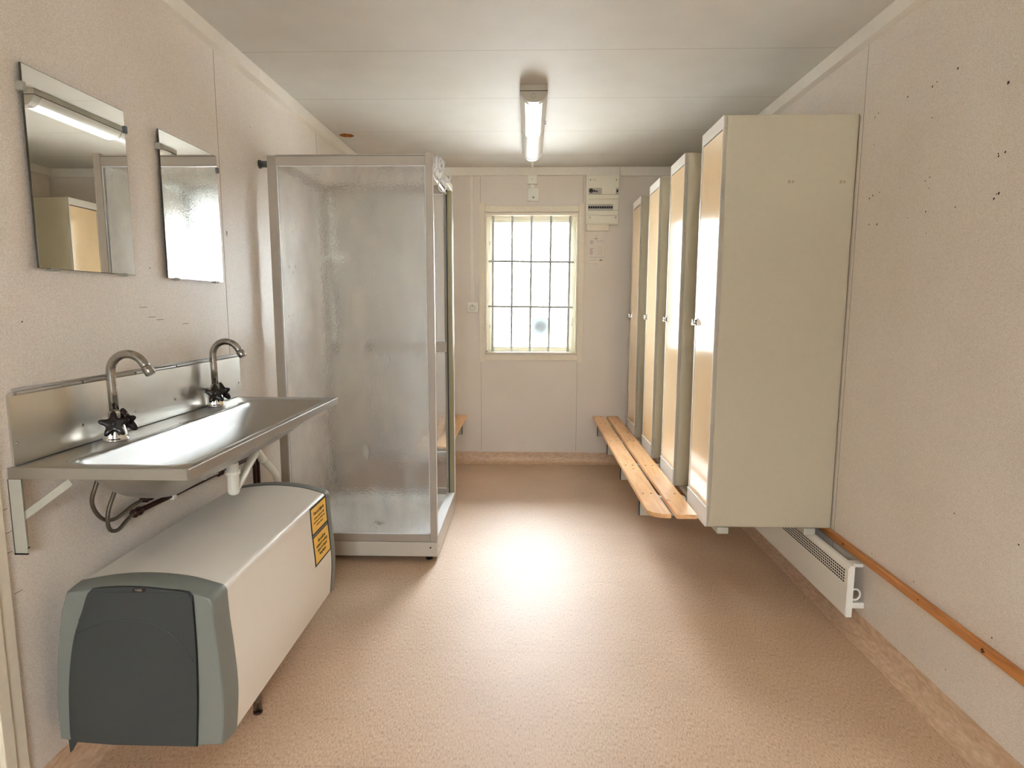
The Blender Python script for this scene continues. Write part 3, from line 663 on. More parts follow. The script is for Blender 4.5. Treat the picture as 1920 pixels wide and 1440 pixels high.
bm = BM()   # folded ridge between tap ledges and bowl
rid = [(-1.178, 1.50), (-1.176, 1.595), (-1.160, 1.605), (-1.160, 1.98), (-1.166, 2.00), (-1.182, 2.02), (-1.180, 2.06), (-1.162, 2.085), (-1.160, 2.40), (-1.178, 2.43), (-1.18, 2.47)]
tube(bm, [(x, y, SZ+.0006) for x, y in rid], .0022, 8); obj('ledge_fold', bm, 'steel', t)
bm = BM(); cyl(bm, (-1.04, 2.005, SZ-.1358), (-1.04, 2.005, SZ-.1345), .022, n=24); obj('drain', bm, 'worn', t)
# backsplash sheet
bm = BM()
pr_ = [(1.452, SZ-.0), (2.667, SZ-.0), (2.667, 1.085)] + [(1.452+.014-.014*math.sin(math.radians(a)), 1.085-.014+.014*math.cos(math.radians(a))) for a in range(0, 91, 15)]
A = [bm.verts.new((XL+.001, y, z)) for y, z in pr_]; B = [bm.verts.new((XL+.006, y, z)) for y, z in pr_]
bm.faces.new(A); bm.faces.new(B)
for j in range(len(A)): bm.faces.new((A[j], A[(j+1) % len(A)], B[(j+1) % len(A)], B[j]))
bs = obj('backsplash', bm, 'splash', t)
bm = BM(); tube(bm, [(XL+.0085, 1.462, 1.0805), (XL+.0085, 2.664, 1.0785)], .0055, 12); tube(bm, [(XL+.004, 1.468, 1.0895), (XL+.004, 2.664, 1.087)], .0025, 8); obj('edge_bead', bm, 'steel', bs)
for y, z in ((1.466, 1.081), (1.697, 1.081), (1.935, 1.080), (2.168, 1.080), (2.40, 1.080), (1.465, .956), (1.694, .957), (1.933, .956), (2.159, .960), (2.40, .960), (2.648, .960)):
    bm = BM(); xx = XL+(.0135 if z > 1 else .006); lathe(bm, (xx-.001, y, z), (1, 0, 0), [(0, .0048), (.0015, .0045), (.0028, .002)], n=12); obj('screw', bm, 'worn', bs)
bm = BM(); box(bm, SX0, SX0+.010, 1.455, 2.612, SZ+.0002, SZ+.0016); obj('seam_strip', bm, 'seal', t)
# wall brackets
for y in (1.450, 2.590):
    bm = BM(); s = 1 if y < 2 else -1
    box(bm, XL+.001, XL+.004, y-.018, y+.024, .683, .872, bev=.0006); box(bm, XL+.001, XL+.034, y-.018, y-.015, .683, .872, bev=.0006)
    box(bm, XL+.006, SX1-.20, y-.012, y-.009, .874, .892)
    A0, A1 = Vector((XL+.020, y-.010, .770)), Vector((-1.125, y-.010, .866)); d = (A1-A0).normalized(); nrm = Vector((-d.z, 0, d.x))*.009
    q = [A0-nrm, A0+nrm, A1+nrm, A1-nrm]; va = [bm.verts.new(p+Vector((0, -.0015, 0))) for p in q]; vb = [bm.verts.new(p+Vector((0, .0015, 0))) for p in q]
    bm.faces.new(va); bm.faces.new(vb)
    for j in range(4): bm.faces.new((va[j], va[(j+1) % 4], vb[(j+1) % 4], vb[j]))
    br = obj('bracket', bm, 'bracket', t)
    for z in (.848, .712):
        bm = BM(); lathe(bm, (XL+.0035, y+.008, z), (1, 0, 0), [(0, .006), (.002, .005), (.003, .002)], n=10); obj('screw', bm, 'worn', br)
    bm = BM(); box(bm, XL+.0008, XL+.0045, y-.0185, y+.0245, .679, .683); box(bm, XL+.0008, XL+.0345, y-.0185, y-.0145, .679, .683); obj('end_cap', bm, 'black', br)

# taps
def tap(x, y, label, sx=1):
    t = thing('mixer_tap', (x, y, SZ), label, 'tap', 'swan neck mixer taps on the washbasin')
    bm = BM(); lathe(bm, (x, y, SZ), (0, 0, 1), [(0, .034), (.008, .034), (.0085, .0325), (.012, .032), (.030, .0295), (.050, .024), (.058, .019), (.064, .012), (.066, .010)])
    obj('tap_body', bm, 'chrome', t)
    bm = BM(); lathe(bm, (x, y, SZ+.063), (0, 0, 1), [(0, .012), (.006, .017), (.008, .0175), (.022, .0175), (.026, .014)], n=8); obj('collar_nut', bm, 'chrome', t, smooth_angle=20)
    r = .0125; zt = SZ+.203; R = .054
    pts = [(x, y, SZ+.085), (x-.001, y, SZ+.15), (x-.002, y, zt-.015)]
    for i in range(0, 15):
        a = math.radians(180-i*11); pts.append((x-.002+R+R*math.cos(a), y, zt+R*math.sin(a)))
    e = Vector(pts[-1]); d = (e-Vector(pts[-2])).normalized(); pts.append(tuple(e+d*.012))
    bm = BM(); tube(bm, pts, r, 18); sp = obj('spout', bm, 'worn', t)
    e = Vector(pts[-1]); bm = BM(); lathe(bm, e-d*.004, d, [(0, .0138), (.002, .0148), (.024, .0148), (.026, .013)], n=20); obj('aerator', bm, 'worn', sp)
    for s in (-1, 1):
        ax = Vector((.45 if s < 0 else .12, s*.80, .36)).normalized() if s < 0 else Vector((.28, .86, .36)).normalized()
        hub = Vector((x, y, SZ+.040)); bm = BM(); lathe(bm, hub+ax*.012, ax, [(0, .013), (.018, .0125), (.022, .009)], n=18); obj('valve_stem', bm, 'chrome', t)
        c0 = hub+ax*.030; u = ax.cross(Vector((0, 0, 1))).normalized(); v = u.cross(ax).normalized()
        bm = BM(); n = 60; rings = []
        for h, k in ((0, .72), (.003, .93), (.009, 1.0), (.015, .97), (.018, .84), (.019, .55)):
            ring = []
            for i in range(n):
                a = 2*PI*i/n; lobe = (.5+.5*math.cos(5*a))**1.6; rr = (.0225+.0185*lobe)*k
                ring.append(bm.verts.new(c0+ax*h+rr*(math.cos(a+.3)*u+math.sin(a+.3)*v)))
            rings.append(ring)
        for A, B in zip(rings, rings[1:]): bridge(bm, A, B)
        bm.faces.new(rings[0][::-1]); bm.faces.new(rings[-1])
        sh = obj('star_handle', bm, 'blackred', t)
        bm = BM(); lathe(bm, c0+ax*.0185, ax, [(0, .0085), (.0025, .008), (.004, .004)], n=16); obj('button', bm, 'black', sh)
tap(-1.219, 1.752, 'tarnished swan neck tap with black star handles, nearest the camera')
tap(-1.238, 2.375, 'tarnished swan neck tap with black star handles, nearest the shower cabin')

# drain trap and supply pipes below the basin
t = thing('drain_trap', (-1.0, 2.0, .66), 'white plastic waste trap and drain pipe below the trough washbasin', 'drain pipe')
bm = BM(); lathe(bm, (-1.0, 2.000, .657), (0, 0, 1), [(0, .008), (.004, .015), (.012, .019), (.070, .0205), (.072, .024), (.085, .024), (.086, .020), (.112, .020)]); obj('bottle_trap', bm, 'pvc', t)
bm = BM(); tube(bm, [(-1.0, 2.012, .678), (-1.0, 2.03, .682), (-1.005, 2.06, .690), (-1.03, 2.18, .712), (-1.05, 2.285, .732)], .0145, 14); obj('rising_pipe', bm, 'pvc', t)
bm = BM(); tube(bm, [(-1.05, 2.280, .735), (-1.06, 2.327, .728), (-1.085, 2.43, .668), (-1.115, 2.575, .592), (-1.13, 2.655, .540), (-1.138, 2.682, .490), (-1.138, 2.684, .05)], .0155, 14)
lathe(bm, (-1.08, 2.41, .680), (-.18, .86, -.46), [(0, .0175), (.02, .0175)]); obj('down_pipe', bm, 'pvc', t)
t = thing('supply_pipes', (XL, 2.2, .62), 'dark copper water pipes and braided hoses along the left wall', 'water pipes')
bm = BM(); tube(bm, [(-1.255, 1.85, .640), (-1.255, 2.05, .632), (-1.255, 2.52, .618), (-1.255, 2.700, .612), (-1.255, 2.716, .60), (-1.255, 2.716, .02)], .0085, 12); obj('pipe', bm, 'copper', t)
bm = BM(); tube(bm, [(-1.255, 1.90, .668), (-1.255, 2.15, .664), (-1.255, 2.52, .650), (-1.255, 2.742, .645), (-1.255, 2.752, .635), (-1.255, 2.752, .02)], .0085, 12); obj('pipe', bm, 'copper', t)
for y, z in ((1.87, .638), (2.40, .622), (1.93, .668), (2.47, .652)):
    bm = BM(); lathe(bm, (-1.255, y-.02, z), (0, 1, -.02), [(0, .010), (.004, .0145), (.016, .0145), (.018, .011), (.024, .011), (.026, .0145), (.040, .0145), (.043, .010)], n=6); obj('coupling', bm, 'copper', t)
bm = BM(); box(bm, XL+.0005, -1.243, 2.055, 2.078, .618, .680, bev=.003); obj('pipe_clip', bm, 'pvc', t)
def bez(ps, n=22):
    out = []; P = [Vector(p) for p in ps]; k = len(P)
    for i in range(k-1):
        p0, p1, p2, p3 = P[max(i-1, 0)], P[i], P[i+1], P[min(i+2, k-1)]
        for j in range(n if i < k-2 else n+1):
            s = j/n; out.append(.5*((2*p1)+(-p0+p2)*s+(2*p0-5*p1+4*p2-p3)*s*s+(-p0+3*p1-3*p2+p3)*s*s*s))
    return out
bm = BM(); tube(bm, bez([(-1.215, 1.70, .885), (-1.225, 1.665, .80), (-1.238, 1.655, .74), (-1.24, 1.69, .682), (-1.25, 1.76, .655), (-1.255, 1.85, .665), (-1.255, 1.91, .668)], 10), .0058, 12); obj('braided_hose', bm, 'braid', t)
bm = BM(); tube(bm, bez([(-1.215, 1.76, .885), (-1.215, 1.735, .78), (-1.225, 1.70, .70), (-1.23, 1.705, .645), (-1.24, 1.755, .622), (-1.252, 1.82, .632), (-1.255, 1.86, .640)], 10), .0058, 12); obj('braided_hose', bm, 'braid', t)

# ------------------------------------------------------------------ water heater
t = thing('water_heater', (-1.0, 1.95, 0), 'horizontal white water heater with grey end caps under the washbasin', 'water heater')
def spl(ps, n=5):
    return [(q.x, q.y) for q in bez([(x, z, 0) for x, z in ps], n)]
back = spl([(-1.240, .150), (-1.240, .26), (-1.228, .38), (-1.207, .50), (-1.187, .566)], 4)
top = spl([(-1.187, .566), (-1.094, .583), (-1.0, .589), (-.90, .581), (-.818, .5605)], 5)+[(-.8125, .5585), (-.808, .555), (-.8045, .5505)]
front_pts = [(-.8015, .542), (-.799, .475), (-.790, .36), (-.787, .26), (-.797, .145)]
front = spl(front_pts, 4)
body_prof = back + top[1:] + front + [(-.83, .135), (-1.20, .140)]
def scaled(prof, s, cx=-1.01, cz=.37, dx=0): return [(cx+(x-cx)*s+dx, cz+(z-cz)*s) for x, z in prof]
bm = BM(); prism_y(bm, body_prof, 1.530, 2.345); obj('tank_jacket', bm, 'heater', t, smooth_angle=40)
def ystack(bm, prof, rings, capf=True, mi=0):
    prev = None; first = None
    for y, s in rings:
        L_ = [bm.verts.new((x, y, z)) for x, z in scaled(prof, s)]
        if prev: bridge(bm, prev, L_, mi)
        else: first = L_
        prev = L_
    if capf: bm.faces.new(prev).material_index = mi; bm.faces.new(first[::-1]).material_index = mi
cap_prof = back + top[1:] + front + [(-.812, .143), (-.87, .139), (-1.09, .141), (-1.215, .147)]
bm = BM(); ystack(bm, cap_prof, [(1.536, 1.006), (1.529, 1.012), (1.515, 1.010), (1.492, 1.002), (1.472, .992), (1.466, .982), (1.4635, .968)]); cap = obj('end_cap', bm, 'capgrey', t, smooth_angle=30)
bm = BM(); ystack(bm, cap_prof, [(2.340, 1.0), (2.345, 1.005), (2.370, 1.009), (2.385, 1.003), (2.392, .985)]); obj('end_cap', bm, 'capgrey', t, smooth_angle=30)
bm = BM(); ystack(bm, body_prof, [(2.3385, 1.006), (2.3425, 1.006)]); obj('cap_seal', bm, 'seal', t)
# dark cover on the near cap
dk = spl([(-1.205, .1525), (-1.196, .30), (-1.176, .42), (-1.150, .505), (-1.124, .578)], 4)+[(-1.112, .590)]+spl([(-1.10, .592), (-.995, .5975), (-.862, .585)], 5)+[(-.854, .575)]+spl([(-.853, .56), (-.852, .42), (-.857, .28), (-.868, .1455)], 4)+[(-1.09, .1475)]
dk = [(x, min(z, .597)-.012 if z > .5 else z-.002) for x, z in dk]
bm = BM(); prism_y(bm, dk, 1.4575, 1.468, bev=.0025); dc = obj('dark_cover', bm, 'capdark', cap, smooth_angle=30)
bm = BM(); tube(bm, [(x+.0015, 1.4615, z) for x, z in dk[-18:-1]], .0014, 6); obj('cover_gap', bm, 'black', cap)
bm = BM(); rd = spl([(-1.165, .455), (-1.09, .488), (-1.01, .497), (-.94, .478), (-.892, .438), (-.860, .385)], 6); tube(bm, [(x, 1.4575, z) for x, z in rd], .0016, 6); obj('arched_ridge', bm, 'capdark', dc)
bm = BM(); box(bm, -1.112, -.865, 1.4562, 1.458, .5705, .5715); obj('top_crease', bm, 'seal', dc)
bm = BM(); A = [bm.verts.new(p) for p in ((-1.006, 1.4565, .5732), (-.972, 1.4565, .5732), (-.968, 1.4565, .5828), (-1.002, 1.4565, .5828))]; bm.faces.new(A)
r = bmesh.ops.extrude_face_region(bm, geom=bm.faces[:]); bmesh.ops.translate(bm, verts=[v for v in r['geom'] if isinstance(v, bmesh.types.BMVert)], vec=(0, .002, 0)); bd = obj('name_badge', bm, 'ink', dc)
text_mesh('badge_lettering', 'NIBE', .0085, 'grey', bd, (-.988, 1.4560, .578), (1, 0, 0), (0, 0, 1))
# legs
for x, y in ((-.862, 1.800), (-1.02, 2.22), (-1.16, 1.800), (-1.16, 2.22)):
    bm = BM(); cyl(bm, (x, y, .006), (x, y, .16), .0135, n=16); lg = obj('leg', bm, 'worn', t)
    bm = BM(); cyl(bm, (x, y, 0), (x, y, .007), .0145, n=16); obj('foot', bm, 'copper', lg)
bm = BM(); v = [bm.verts.new(p) for p in ((-1.245, 1.50, .15), (-1.205, 1.50, .15), (-1.243, 1.50, .085))]; v2 = [bm.verts.new(p.co+Vector((0, .01, 0))) for p in v]
bm.faces.new(v); bm.faces.new(v2)
for j in range(3): bm.faces.new((v[j], v[(j+1) % 3], v2[(j+1) % 3], v2[j]))
obj('corner_tab', bm, 'capdark', cap)
for y in (1.70, 2.16):
    bm = BM(); box(bm, XL, -1.215, y, y+.06, .44, .50); obj('wall_mount', bm, 'grey', t)
# warning label on the front face
def fx(z):
    for (x0, z0), (x1, z1) in zip(front, front[1:]):
        if z1 <= z <= z0: return x0+(x1-x0)*(z0-z)/(z0-z1) if z0 != z1 else x0
    return front[0][0]
st = thing('warning_label', (-.79, 2.26, .33), 'yellow two-part warning label in Swedish on the water heater', 'label')
def patch(bm, y0, y1, z0, z1, off, n=6):
    prev = None
    for i in range(n+1):
        z = z0+(z1-z0)*i/n; L_ = [bm.verts.new((fx(z)+off, y0, z)), bm.verts.new((fx(z)+off, y1, z))]
        if prev: bm.faces.new((prev[0], prev[1], L_[1], L_[0]))
        prev = L_
bm = BM(); patch(bm, 2.162, 2.336, .328, .553, .0012)
r = bmesh.ops.extrude_face_region(bm, geom=bm.faces[:]); bmesh.ops.translate(bm, verts=[v for v in r['geom'] if isinstance(v, bmesh.types.BMVert)], vec=(-.001, 0, 0)); obj('black_backing', bm, 'ink', st)
for (z0, z1, lines) in ((.452, .546, [('Tänk på följande', .0190, .525), ('Se till att beredaren är fylld', .0110, .505), ('med vatten och avluftad innan', .0110, .491), ('strömmen slås på.', .0110, .477)]),
                        (.335, .436, [('Säkerställ att', .0175, .416), ('vattnet är avstängt', .0175, .399), ('innan du öppnar', .0175, .382), ('kopplingen.', .0175, .365)])):
    bm = BM(); patch(bm, 2.169, 2.329, z0, z1, .0018); yl = obj('yellow_field', bm, 'yellow', st)
    for s, sz, z in lines:
        zz = z-.003; dxdz = (fx(zz+.01)-fx(zz-.01))/.02
        text_mesh('lettering', s, sz, 'inkbrown' if sz < .015 else 'ink', yl, (fx(zz)+.0024, 2.249, zz), (0, 1, 0), (dxdz, 0, 1), sx=.92, ext=.0002)
bm = BM(); patch(bm, 2.169, 2.329, .4415, .4455, .0019); obj('grey_divider', bm, 'grey', st)

# ------------------------------------------------------------------ shower cabin
SHX0, SHX1, SHY0, SHY1, SHT = -1.240, -.455, 2.973, 3.755, 2.008
t = thing('shower_cabin', (-.85, 3.36, 0), 'grey framed shower cabin with frosted panels and white tray', 'shower cabin')
bm = BM(); zt = .108
box(bm, SHX0, SHX1, SHY0, SHY0+.014, .030, .106, bev=.003); box(bm, SHX0, SHX0+.014, SHY0, SHY1, .030, .106); box(bm, SHX0, SHX1, SHY1-.014, SHY1, .030, .106)
box(bm, SHX1-.012, SHX1, SHY0+.016, SHY1+.03, .022, .128, bev=.003)
tr_ = obj('tray_fascia', bm, 'tray', t)
for x, y, z in ((-.470, SHY0-.0005, .078),):
    bm = BM(); lathe(bm, (x-.02, y, z), (0, -1, 0), [(0, .0045), (.001, .004), (.0015, .001)], n=10); obj('screw', bm, 'shadow', tr_)
for y, z in ((3.02, .07), (3.66, .095)):
    bm = BM(); lathe(bm, (SHX1, y, z), (1, 0, 0), [(0, .0045), (.001, .004), (.0015, .001)], n=10); obj('screw', bm, 'worn', tr_)
bm = BM(); prev = None
for x0, x1, y0, y1, r_, z in ((SHX0+.012, SHX1-.010, SHY0+.010, SHY1-.010, .01, .118), (SHX0+.03, SHX1-.035, SHY0+.03, SHY1-.03, .03, .120), (SHX0+.05, SHX1-.05, SHY0+.05, SHY1-.05, .05, .080), (SHX0+.10, SHX1-.10, SHY0+.10, SHY1-.10, .08, .066), (SHX0+.2, SHX1-.2, SHY0+.2, SHY1-.2, .08, .062)):
    L_ = loop(bm, rrect(x0, x1, y0, y1, r_, 6), z)
    if prev: bridge(bm, prev, L_)
    prev = L_
bm.faces.new(prev); obj('tray', bm, 'acrylic', t, smooth_angle=40)
bm = BM(); prism_y(bm, [(SHX1-.055, .118), (SHX1-.05, .134), (SHX1-.003, .134), (SHX1, .128), (SHX1, .120)], SHY0+.03, SHY1+.02, bev=.002); obj('entry_sill', bm, 'sill', t)
for x, y in ((SHX1-.05, SHY0+.05), (SHX0+.05, SHY0+.05), (SHX1-.05, SHY1-.05), (SHX0+.05, SHY1-.05)):
    bm = BM(); cyl(bm, (x, y, 0), (x, y, .032), .018, n=12); obj('foot', bm, 'black', t)
bm = BM(); lathe(bm, (-.85, 3.36, .0625), (0, 0, 1), [(0, .036), (.0015, .034), (.002, .02)]); obj('floor_drain', bm, 'chrome', t)
# front frame (facing the camera), panel inside
def post(name, x0, x1, y0, y1, z0, z1, m='alu', par=None, bev=.002):
    bm = BM(); box(bm, x0, x1, y0, y1, z0, z1, bev=bev); return obj(name, bm, m, par or t)
post('corner_post', SHX0, SHX0+.042, SHY0, SHY0+.034, .108, SHT-.008)
post('corner_post', SHX1-.034, SHX1, SHY0, SHY0+.034, .108, SHT+.004)
post('top_rail', SHX0+.042, SHX1-.034, SHY0+.002, SHY0+.030, 1.954, SHT-.004)
post('bottom_rail', SHX0+.042, SHX1-.034, SHY0+.002, SHY0+.030, .108, .146)
bm = BM(); box(bm, SHX0+.042, SHX1-.034, SHY0+.0005, SHY0+.003, SHT-.012, SHT-.010); obj('rail_groove', bm, 'seal', t)
bm = BM(); box(bm, SHX0+.034, SHX1-.028, SHY0+.013, SHY0+.017, .140, 1.960); obj('frosted_panel', bm, 'frosted', t)
# thin pale gasket round the panel
bm = BM(); gk = .004
for q in ((SHX0+.042, SHX0+.042+gk, .146, 1.954), (SHX1-.034-gk, SHX1-.034, .146, 1.954), (SHX0+.042, SHX1-.034, 1.954-gk, 1.954), (SHX0+.042, SHX1-.034, .146, .146+gk)):
    box(bm, q[0], q[1], SHY0+.007, SHY0+.012, q[2], q[3])
obj('gasket', bm, 'sill', t)
# far frame
fy0, fy1 = SHY1-.034, SHY1
post('corner_post', SHX0, SHX0+.042, fy0, fy1, .108, SHT-.008)
post('corner_post', SHX1-.032, SHX1-.003, fy0, fy1, .132, SHT, 'aluolive')
post('dark_gap_strip', SHX1-.036, SHX1-.030, fy0-.004, fy1, .132, SHT-.02, 'black', bev=.001)  # black strip painted in for the dark gap between stile and post
post('panel_stile', SHX1-.052, SHX1-.037, fy0+.004, fy1-.004, .132, 1.96, 'grey')
post('top_rail', SHX0+.042, SHX1-.034, fy0+.002, fy1-.004, 1.954, SHT-.004)
post('bottom_rail', SHX0+.042, SHX1-.034, fy0+.002, fy1-.004, .122, .160)
post('middle_rail', -.955, SHX1-.040, fy0+.001, fy1-.004, 1.017, 1.080)
bm = BM(); lathe(bm, (-.955, fy0+.015, 1.048), (-1, 0, 0), [(0, .022), (.02, .026), (.03, .018)]); obj('rail_end_knob', bm, 'black', t)
bm = BM(); box(bm, SHX0+.034, SHX1-.046, fy0+.013, fy0+.017, .15, 1.960); obj('frosted_panel', bm, 'frosted', t)
for z in (1.013, 1.082, .158, 1.950, .392):
    bm = BM(); box(bm, -.60, SHX1-.052, fy0+.004, fy0+.008, z, z+.005); obj('gasket', bm, 'sill', t)
post('lower_cross_rail', -.60, SHX1-.052, fy0+.003, fy0+.010, .400, .412, 'grey', bev=.001)
# top rails of the entry side and of the wall side
post('top_rail', SHX1-.030, SHX1-.001, SHY0+.034, SHY1+.0, 1.972, SHT+.001, 'tray')
post('top_rail', SHX0+.004, SHX0+.034, SHY0+.034, fy0, 1.968, SHT-.008)
bm = BM(); tube(bm, [(SHX1-.036, SHY0+.036, 1.955), (SHX1-.036, fy0, 1.955)], .0065, 10); obj('curtain_rod', bm, 'pvc', t)
post('jamb_strip', SHX1-.004, SHX1+.0025, SHY0+.003, SHY0+.010, .14, 1.95, 'sill', bev=.001)
post('jamb_strip', SHX1-.004, SHX1+.0015, SHY1-.010, SHY1-.003, .14, 1.95, 'sill', bev=.001)
bm = BM(); cyl(bm, (XL, 2.985, 1.962), (SHX0, 2.985, 1.962), .015, n=16); cyl(bm, (XL, 2.985, 1.962), (XL+.006, 2.985, 1.962), .020, n=16); obj('wall_fixing', bm, 'capdark', t)
# shower fitting on the far left corner, seen blurred through the panel
s = thing('shower_fitting', (-1.17, 3.66, 1.2), 'white shower riser with bracket blurred behind the frosted panel', 'shower')
bm = BM(); tube(bm, [(-1.165, 3.68, 1.08), (-1.165, 3.68, 1.95)], .011, 12); obj('riser_pipe', bm, 'pvc', s)
bm = BM(); box(bm, -1.21, -1.10, 3.665, 3.70, 1.565, 1.59, bev=.004); obj('holder', bm, 'pvc', s)
bm = BM(); box(bm, -1.20, -1.13, 3.69, 3.722, 1.06, 1.12, bev=.006); obj('mixer_body', bm, 'chrome', s)
bm = BM(); tube(bm, bez([(-1.165, 3.655, 1.58), (-1.15, 3.64, 1.45), (-1.13, 3.64, 1.2), (-1.15, 3.66, 1.02), (-1.165, 3.69, 1.07)], 8), .007, 8); obj('hose', bm, 'braid', s)
# curtain rings bunched at the near end of the rod
def ring(loc, rz, ry, label):
    global ring0
    if ring0 is None:
        bm = BM(); a_, b_2 = .0200, .029
        tube(bm, [(0, a_*math.cos(i*PI/16), -b_2+b_2*math.sin(i*PI/16)) for i in range(32)], .0033, 8, closed=True)
        ring0 = obj('curtain_ring', bm, 'sill'); o = ring0
    else: o = ring0.copy(); COL.objects.link(o)
    o.location = loc; o.rotation_euler = (0, ry, rz); tag(o, label, 'curtain ring', 'white rings on the shower curtain rod')
ring0 = None
rx = 0
for (dx, y, z, rz, ry, lb) in ((-.4205, 3.060, 1.905, 1.45, .0, 'lowest white curtain ring dangling from the ring bunch'),
                            (-.438, 3.075, 1.960, 1.25, .12, 'white curtain ring in the middle of the ring bunch, left one'),
                            (-.4035, 3.085, 1.956, 1.2, -.18, 'white curtain ring at the right edge of the ring bunch'),
                            (-.432, 3.062, 2.006, .55, -.22, 'white curtain ring near the top of the ring bunch, right one'),
                            (-.446, 3.060, 2.016, .35, .12, 'white curtain ring resting against the top of the shower rail'),
                            (-.4215, 3.100, 2.000, .75, .28, 'white curtain ring turned nearly edge-on behind the top of the bunch')):
    ring((rx+dx, y, z), rz, ry, lb)

# ------------------------------------------------------------------ lockers
def locker(label):
    """near lower front corner at the origin; front faces -x, width along +y"""
    t = thing('locker', (0, 0, 0), label, 'locker', 'tall narrow lockers along the right wall')
    Wd, Dp, Hh = .308, .541, 1.729
    bm = BM()
    box(bm, .002, Dp, 0, .003, 0, Hh); box(bm, .002, Dp, Wd-.003, Wd, 0, Hh); box(bm, .002, Dp, 0, Wd, Hh-.003, Hh); box(bm, .002, Dp, 0, Wd, 0, .003); box(bm, Dp-.003, Dp, 0, Wd, 0, Hh)
    obj('carcass', bm, 'locker', t)
    bm = BM()
    box(bm, 0, .020, 0, Wd, 1.678, Hh, bev=.0015); box(bm, .0, .020, 0, .006, .09, 1.678, bev=.001); box(bm, 0, .020, Wd-.016, Wd, .09, 1.678, bev=.001)
    obj('front_frame', bm, 'lockerfront', t)
    bm = BM(); box(bm, -.004, .018, 0, Wd, 0, .086, bev=.0015); box(bm, -.006, .018, 0, Wd, .084, .091, bev=.0015); obj('plinth', bm, 'lockerfront', t)
    bm = BM(); box(bm, .0005, .019, .0075, Wd-.023, .094, 1.672, bev=.002); d = obj('door', bm, 'door', t)
    bm = BM(); box(bm, .004, .012, .006, Wd-.016, .091, .0945); box(bm, .004, .012, .006, Wd-.016, 1.671, 1.679); box(bm, .006, .013, Wd-.0235, Wd-.0155, .09, 1.678); obj('door_gap', bm, 'shadow', t)
    bm = BM(); yh = Wd-.040; zh = .889; box(bm, -.006, .002, yh-.012, yh+.022, zh-.018, zh+.018, bev=.002)
    lathe(bm, (-.005, yh, zh), (-1, 0, 0), [(0, .011), (.008, .010), (.009, .006)], n=16); box(bm, -.022, -.010, yh-.002, yh+.018, zh-.016, zh-.004, bev=.002); box(bm, -.020, -.002, yh+.012, yh+.018, zh-.016, zh+.012, bev=.001)
    obj('turn_latch', bm, 'worn', d)
    return t
def ch(o): return [q for q in bpy.data.objects if q.parent == o]
lk = locker('tall cream locker with peach door, nearest the camera, its whole side visible')
names = [None, 'tall cream locker with peach door, second from the camera', 'tall cream locker with peach door, third from the camera, second from the window wall', 'tall cream locker with peach door, farthest from the camera, beside the fuse box']
for i, y in enumerate((2.617, 3.234, 3.832, 4.458)):
    o = lk if i == 0 else copy_tree(lk)
    o.location = (.785, y, .3375)
    if i: o['label'] = names[i]
# marks on the near locker's side
bm = BM()
for x, z in ((1.069, 1.804), (1.277, 1.803)):
    box(bm, x-.012, x-.002, 2.6162, 2.617, z-.006, z+.007); box(bm, x+.003, x+.012, 2.6162, 2.617, z-.005, z+.006)
bm2 = bm; ts = obj('tape_remnants', bm2, 'film', lk)
bm = BM(); box(bm, .845, .872, 2.6155, 2.617, .342, .372, bev=.0005); obj('fixing_plate', bm, 'locker', lk)
for q in (ts, [c for c in ch(lk) if c.name.startswith('fixing_plate')][0]): q.matrix_parent_inverse = Matrix.Translation(-lk.location)

# ------------------------------------------------------------------ bench on the right
BZ = .400
def bench_arm(par, y, x0, xs, xe, sgn=1):
    """rectangular tube arm; free end capped in black at x0, tall part ends at xs, low part runs to xe"""
    bm = BM(); a, b2 = sorted((x0, xs)); box(bm, a, b2, y, y+.036, .290, BZ-.0195, bev=.0015)
    a, b2 = sorted((xs, xe)); box(bm, a, b2, y, y+.036, .290, .3085, bev=.0015)
    ar = obj('support_arm', bm, 'bracket', par)
    bm = BM(); a, b2 = sorted((x0, x0-.004*sgn)); box(bm, a, b2, y-.001, y+.037, .289, BZ-.0192, bev=.001); obj('end_cap', bm, 'black', ar)
t = thing('bench', (.64, 3.8, .26), 'long two-plank pine bench on white brackets in front of the lockers', 'bench')
def plank(par, x0, x1, y0, y1, roundc=None, z=BZ, th=.019):
    if roundc:
        p = [(x0, y1), (x0, y0+.062)]
        R = x1-x0
        for i in range(0, 11):
            a = math.radians(90*i/10); p.append((x0+R*(1-math.cos(a)), y0+.062*(1-math.sin(a))))
        p += [(x1, y1)]
    else: p = [(x0, y1), (x0, y0), (x1, y0), (x1, y1)]
    bm = BM(); prism_z(bm, p, z-th, z, bev=.0015); return obj('plank', bm, 'pine', par)
pk = plank(t, .534, .628, 2.594, 4.985, True)
pk2 = plank(t, .650, .740, 2.590, 4.985)
for y in (2.76, 3.29, 3.93, 4.52):
    for P, xs in ((pk, (.560, .598)), (pk2, (.672, .712))):
        for x in xs:
            bm = BM(); cyl(bm, (x, y+.13, BZ-.001), (x, y+.13, BZ+.0008), .0055, n=10); obj('screw', bm, 'worn', P)
for y in (2.890, 3.500, 4.110, 4.700): bench_arm(t, y, .547, .768, 1.236)
for x0 in (.833, 1.209):
    bm = BM(); box(bm, x0, x0+.049, 2.607, 4.97, .309, .3370, bev=.002); obj('locker_rail', bm, 'bracket', t)
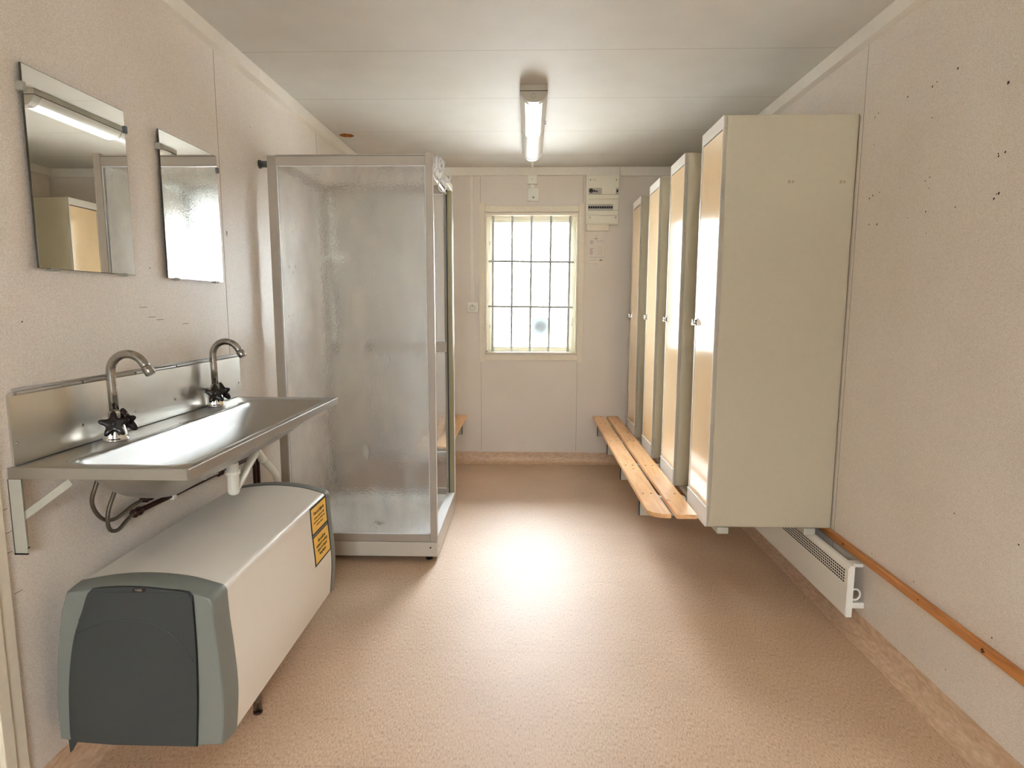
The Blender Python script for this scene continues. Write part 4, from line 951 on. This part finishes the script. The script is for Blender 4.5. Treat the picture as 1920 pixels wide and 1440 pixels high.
# bench on the left behind the shower
t = thing('bench', (-.65, 4.4, .26), 'short pine bench half hidden behind the shower cabin', 'bench')
plank(t, -.608, -.502, 3.835, 4.985); plank(t, -.725, -.630, 3.835, 4.985)
for y in (4.02, 4.730): bench_arm(t, y, -.520, -.74, XL, -1)

# ------------------------------------------------------------------ rail and radiator on the right wall
bm = BM(); box(bm, XR-.020, XR, YF+.1, 4.98, .307, .3365, bev=.003)
for y, z, r in ((1.685, .320, .0085), (2.472, .322, .0065), (1.98, .326, .004)): speck(bm, XR-.0203, y, z, 0, r, mi=1, n=12, tall=.9)
obj('wall_rail', bm, ['darkpine', 'knot'], label='narrow dark stained pine rail running low along the right wall', cat='wall rail')
t = thing('panel_radiator', (1.26, 2.85, .09), 'low white electric panel radiator beneath the lockers', 'radiator')
rx0, rx1, ry0, ry1, rz0, rz1 = 1.243, 1.268, 2.290, 3.34, .096, .300
bm = BM(); prism_y(bm, [(rx0+.004, rz0), (rx1, rz0), (rx1, rz1+.006), (rx0+.012, rz1+.006), (rx0, rz1-.010), (rx0, rz0+.006)], ry0, ry1, bev=.003); fp = obj('front_panel', bm, 'white', t)
for r_ in range(5):
    bm = BM(); z = rz1-.022-r_*.0115
    y = ry0+.028
    while y < ry1-.04:
        box(bm, rx0-.0006, rx0+.0005, y, y+.011, z-.0032, z+.0032); y += .0165
    o = obj('vent_slot_row', bm, 'shadow', fp)
bm = BM(); box(bm, rx1, rx1+.022, ry0+.05, ry1-.04, rz0+.02, rz1-.02, bev=.002); obj('rear_housing', bm, 'grey', t)
bm = BM(); box(bm, rx1+.0, XR-.0005, ry0+.030, ry0+.060, .118, .142, bev=.003); box(bm, rx1, XR-.0005, ry0+.055, ry0+.095, .277, .292, bev=.003); obj('wall_bracket', bm, 'white', t)
bm = BM(); tube(bm, [(1.292+.020*math.cos(i*PI/12), 2.325, .175+.022*math.sin(i*PI/12)) for i in range(24)], .0042, 8, closed=True); obj('cable_loop', bm, 'white', t)
print('objects', len(bpy.data.objects))
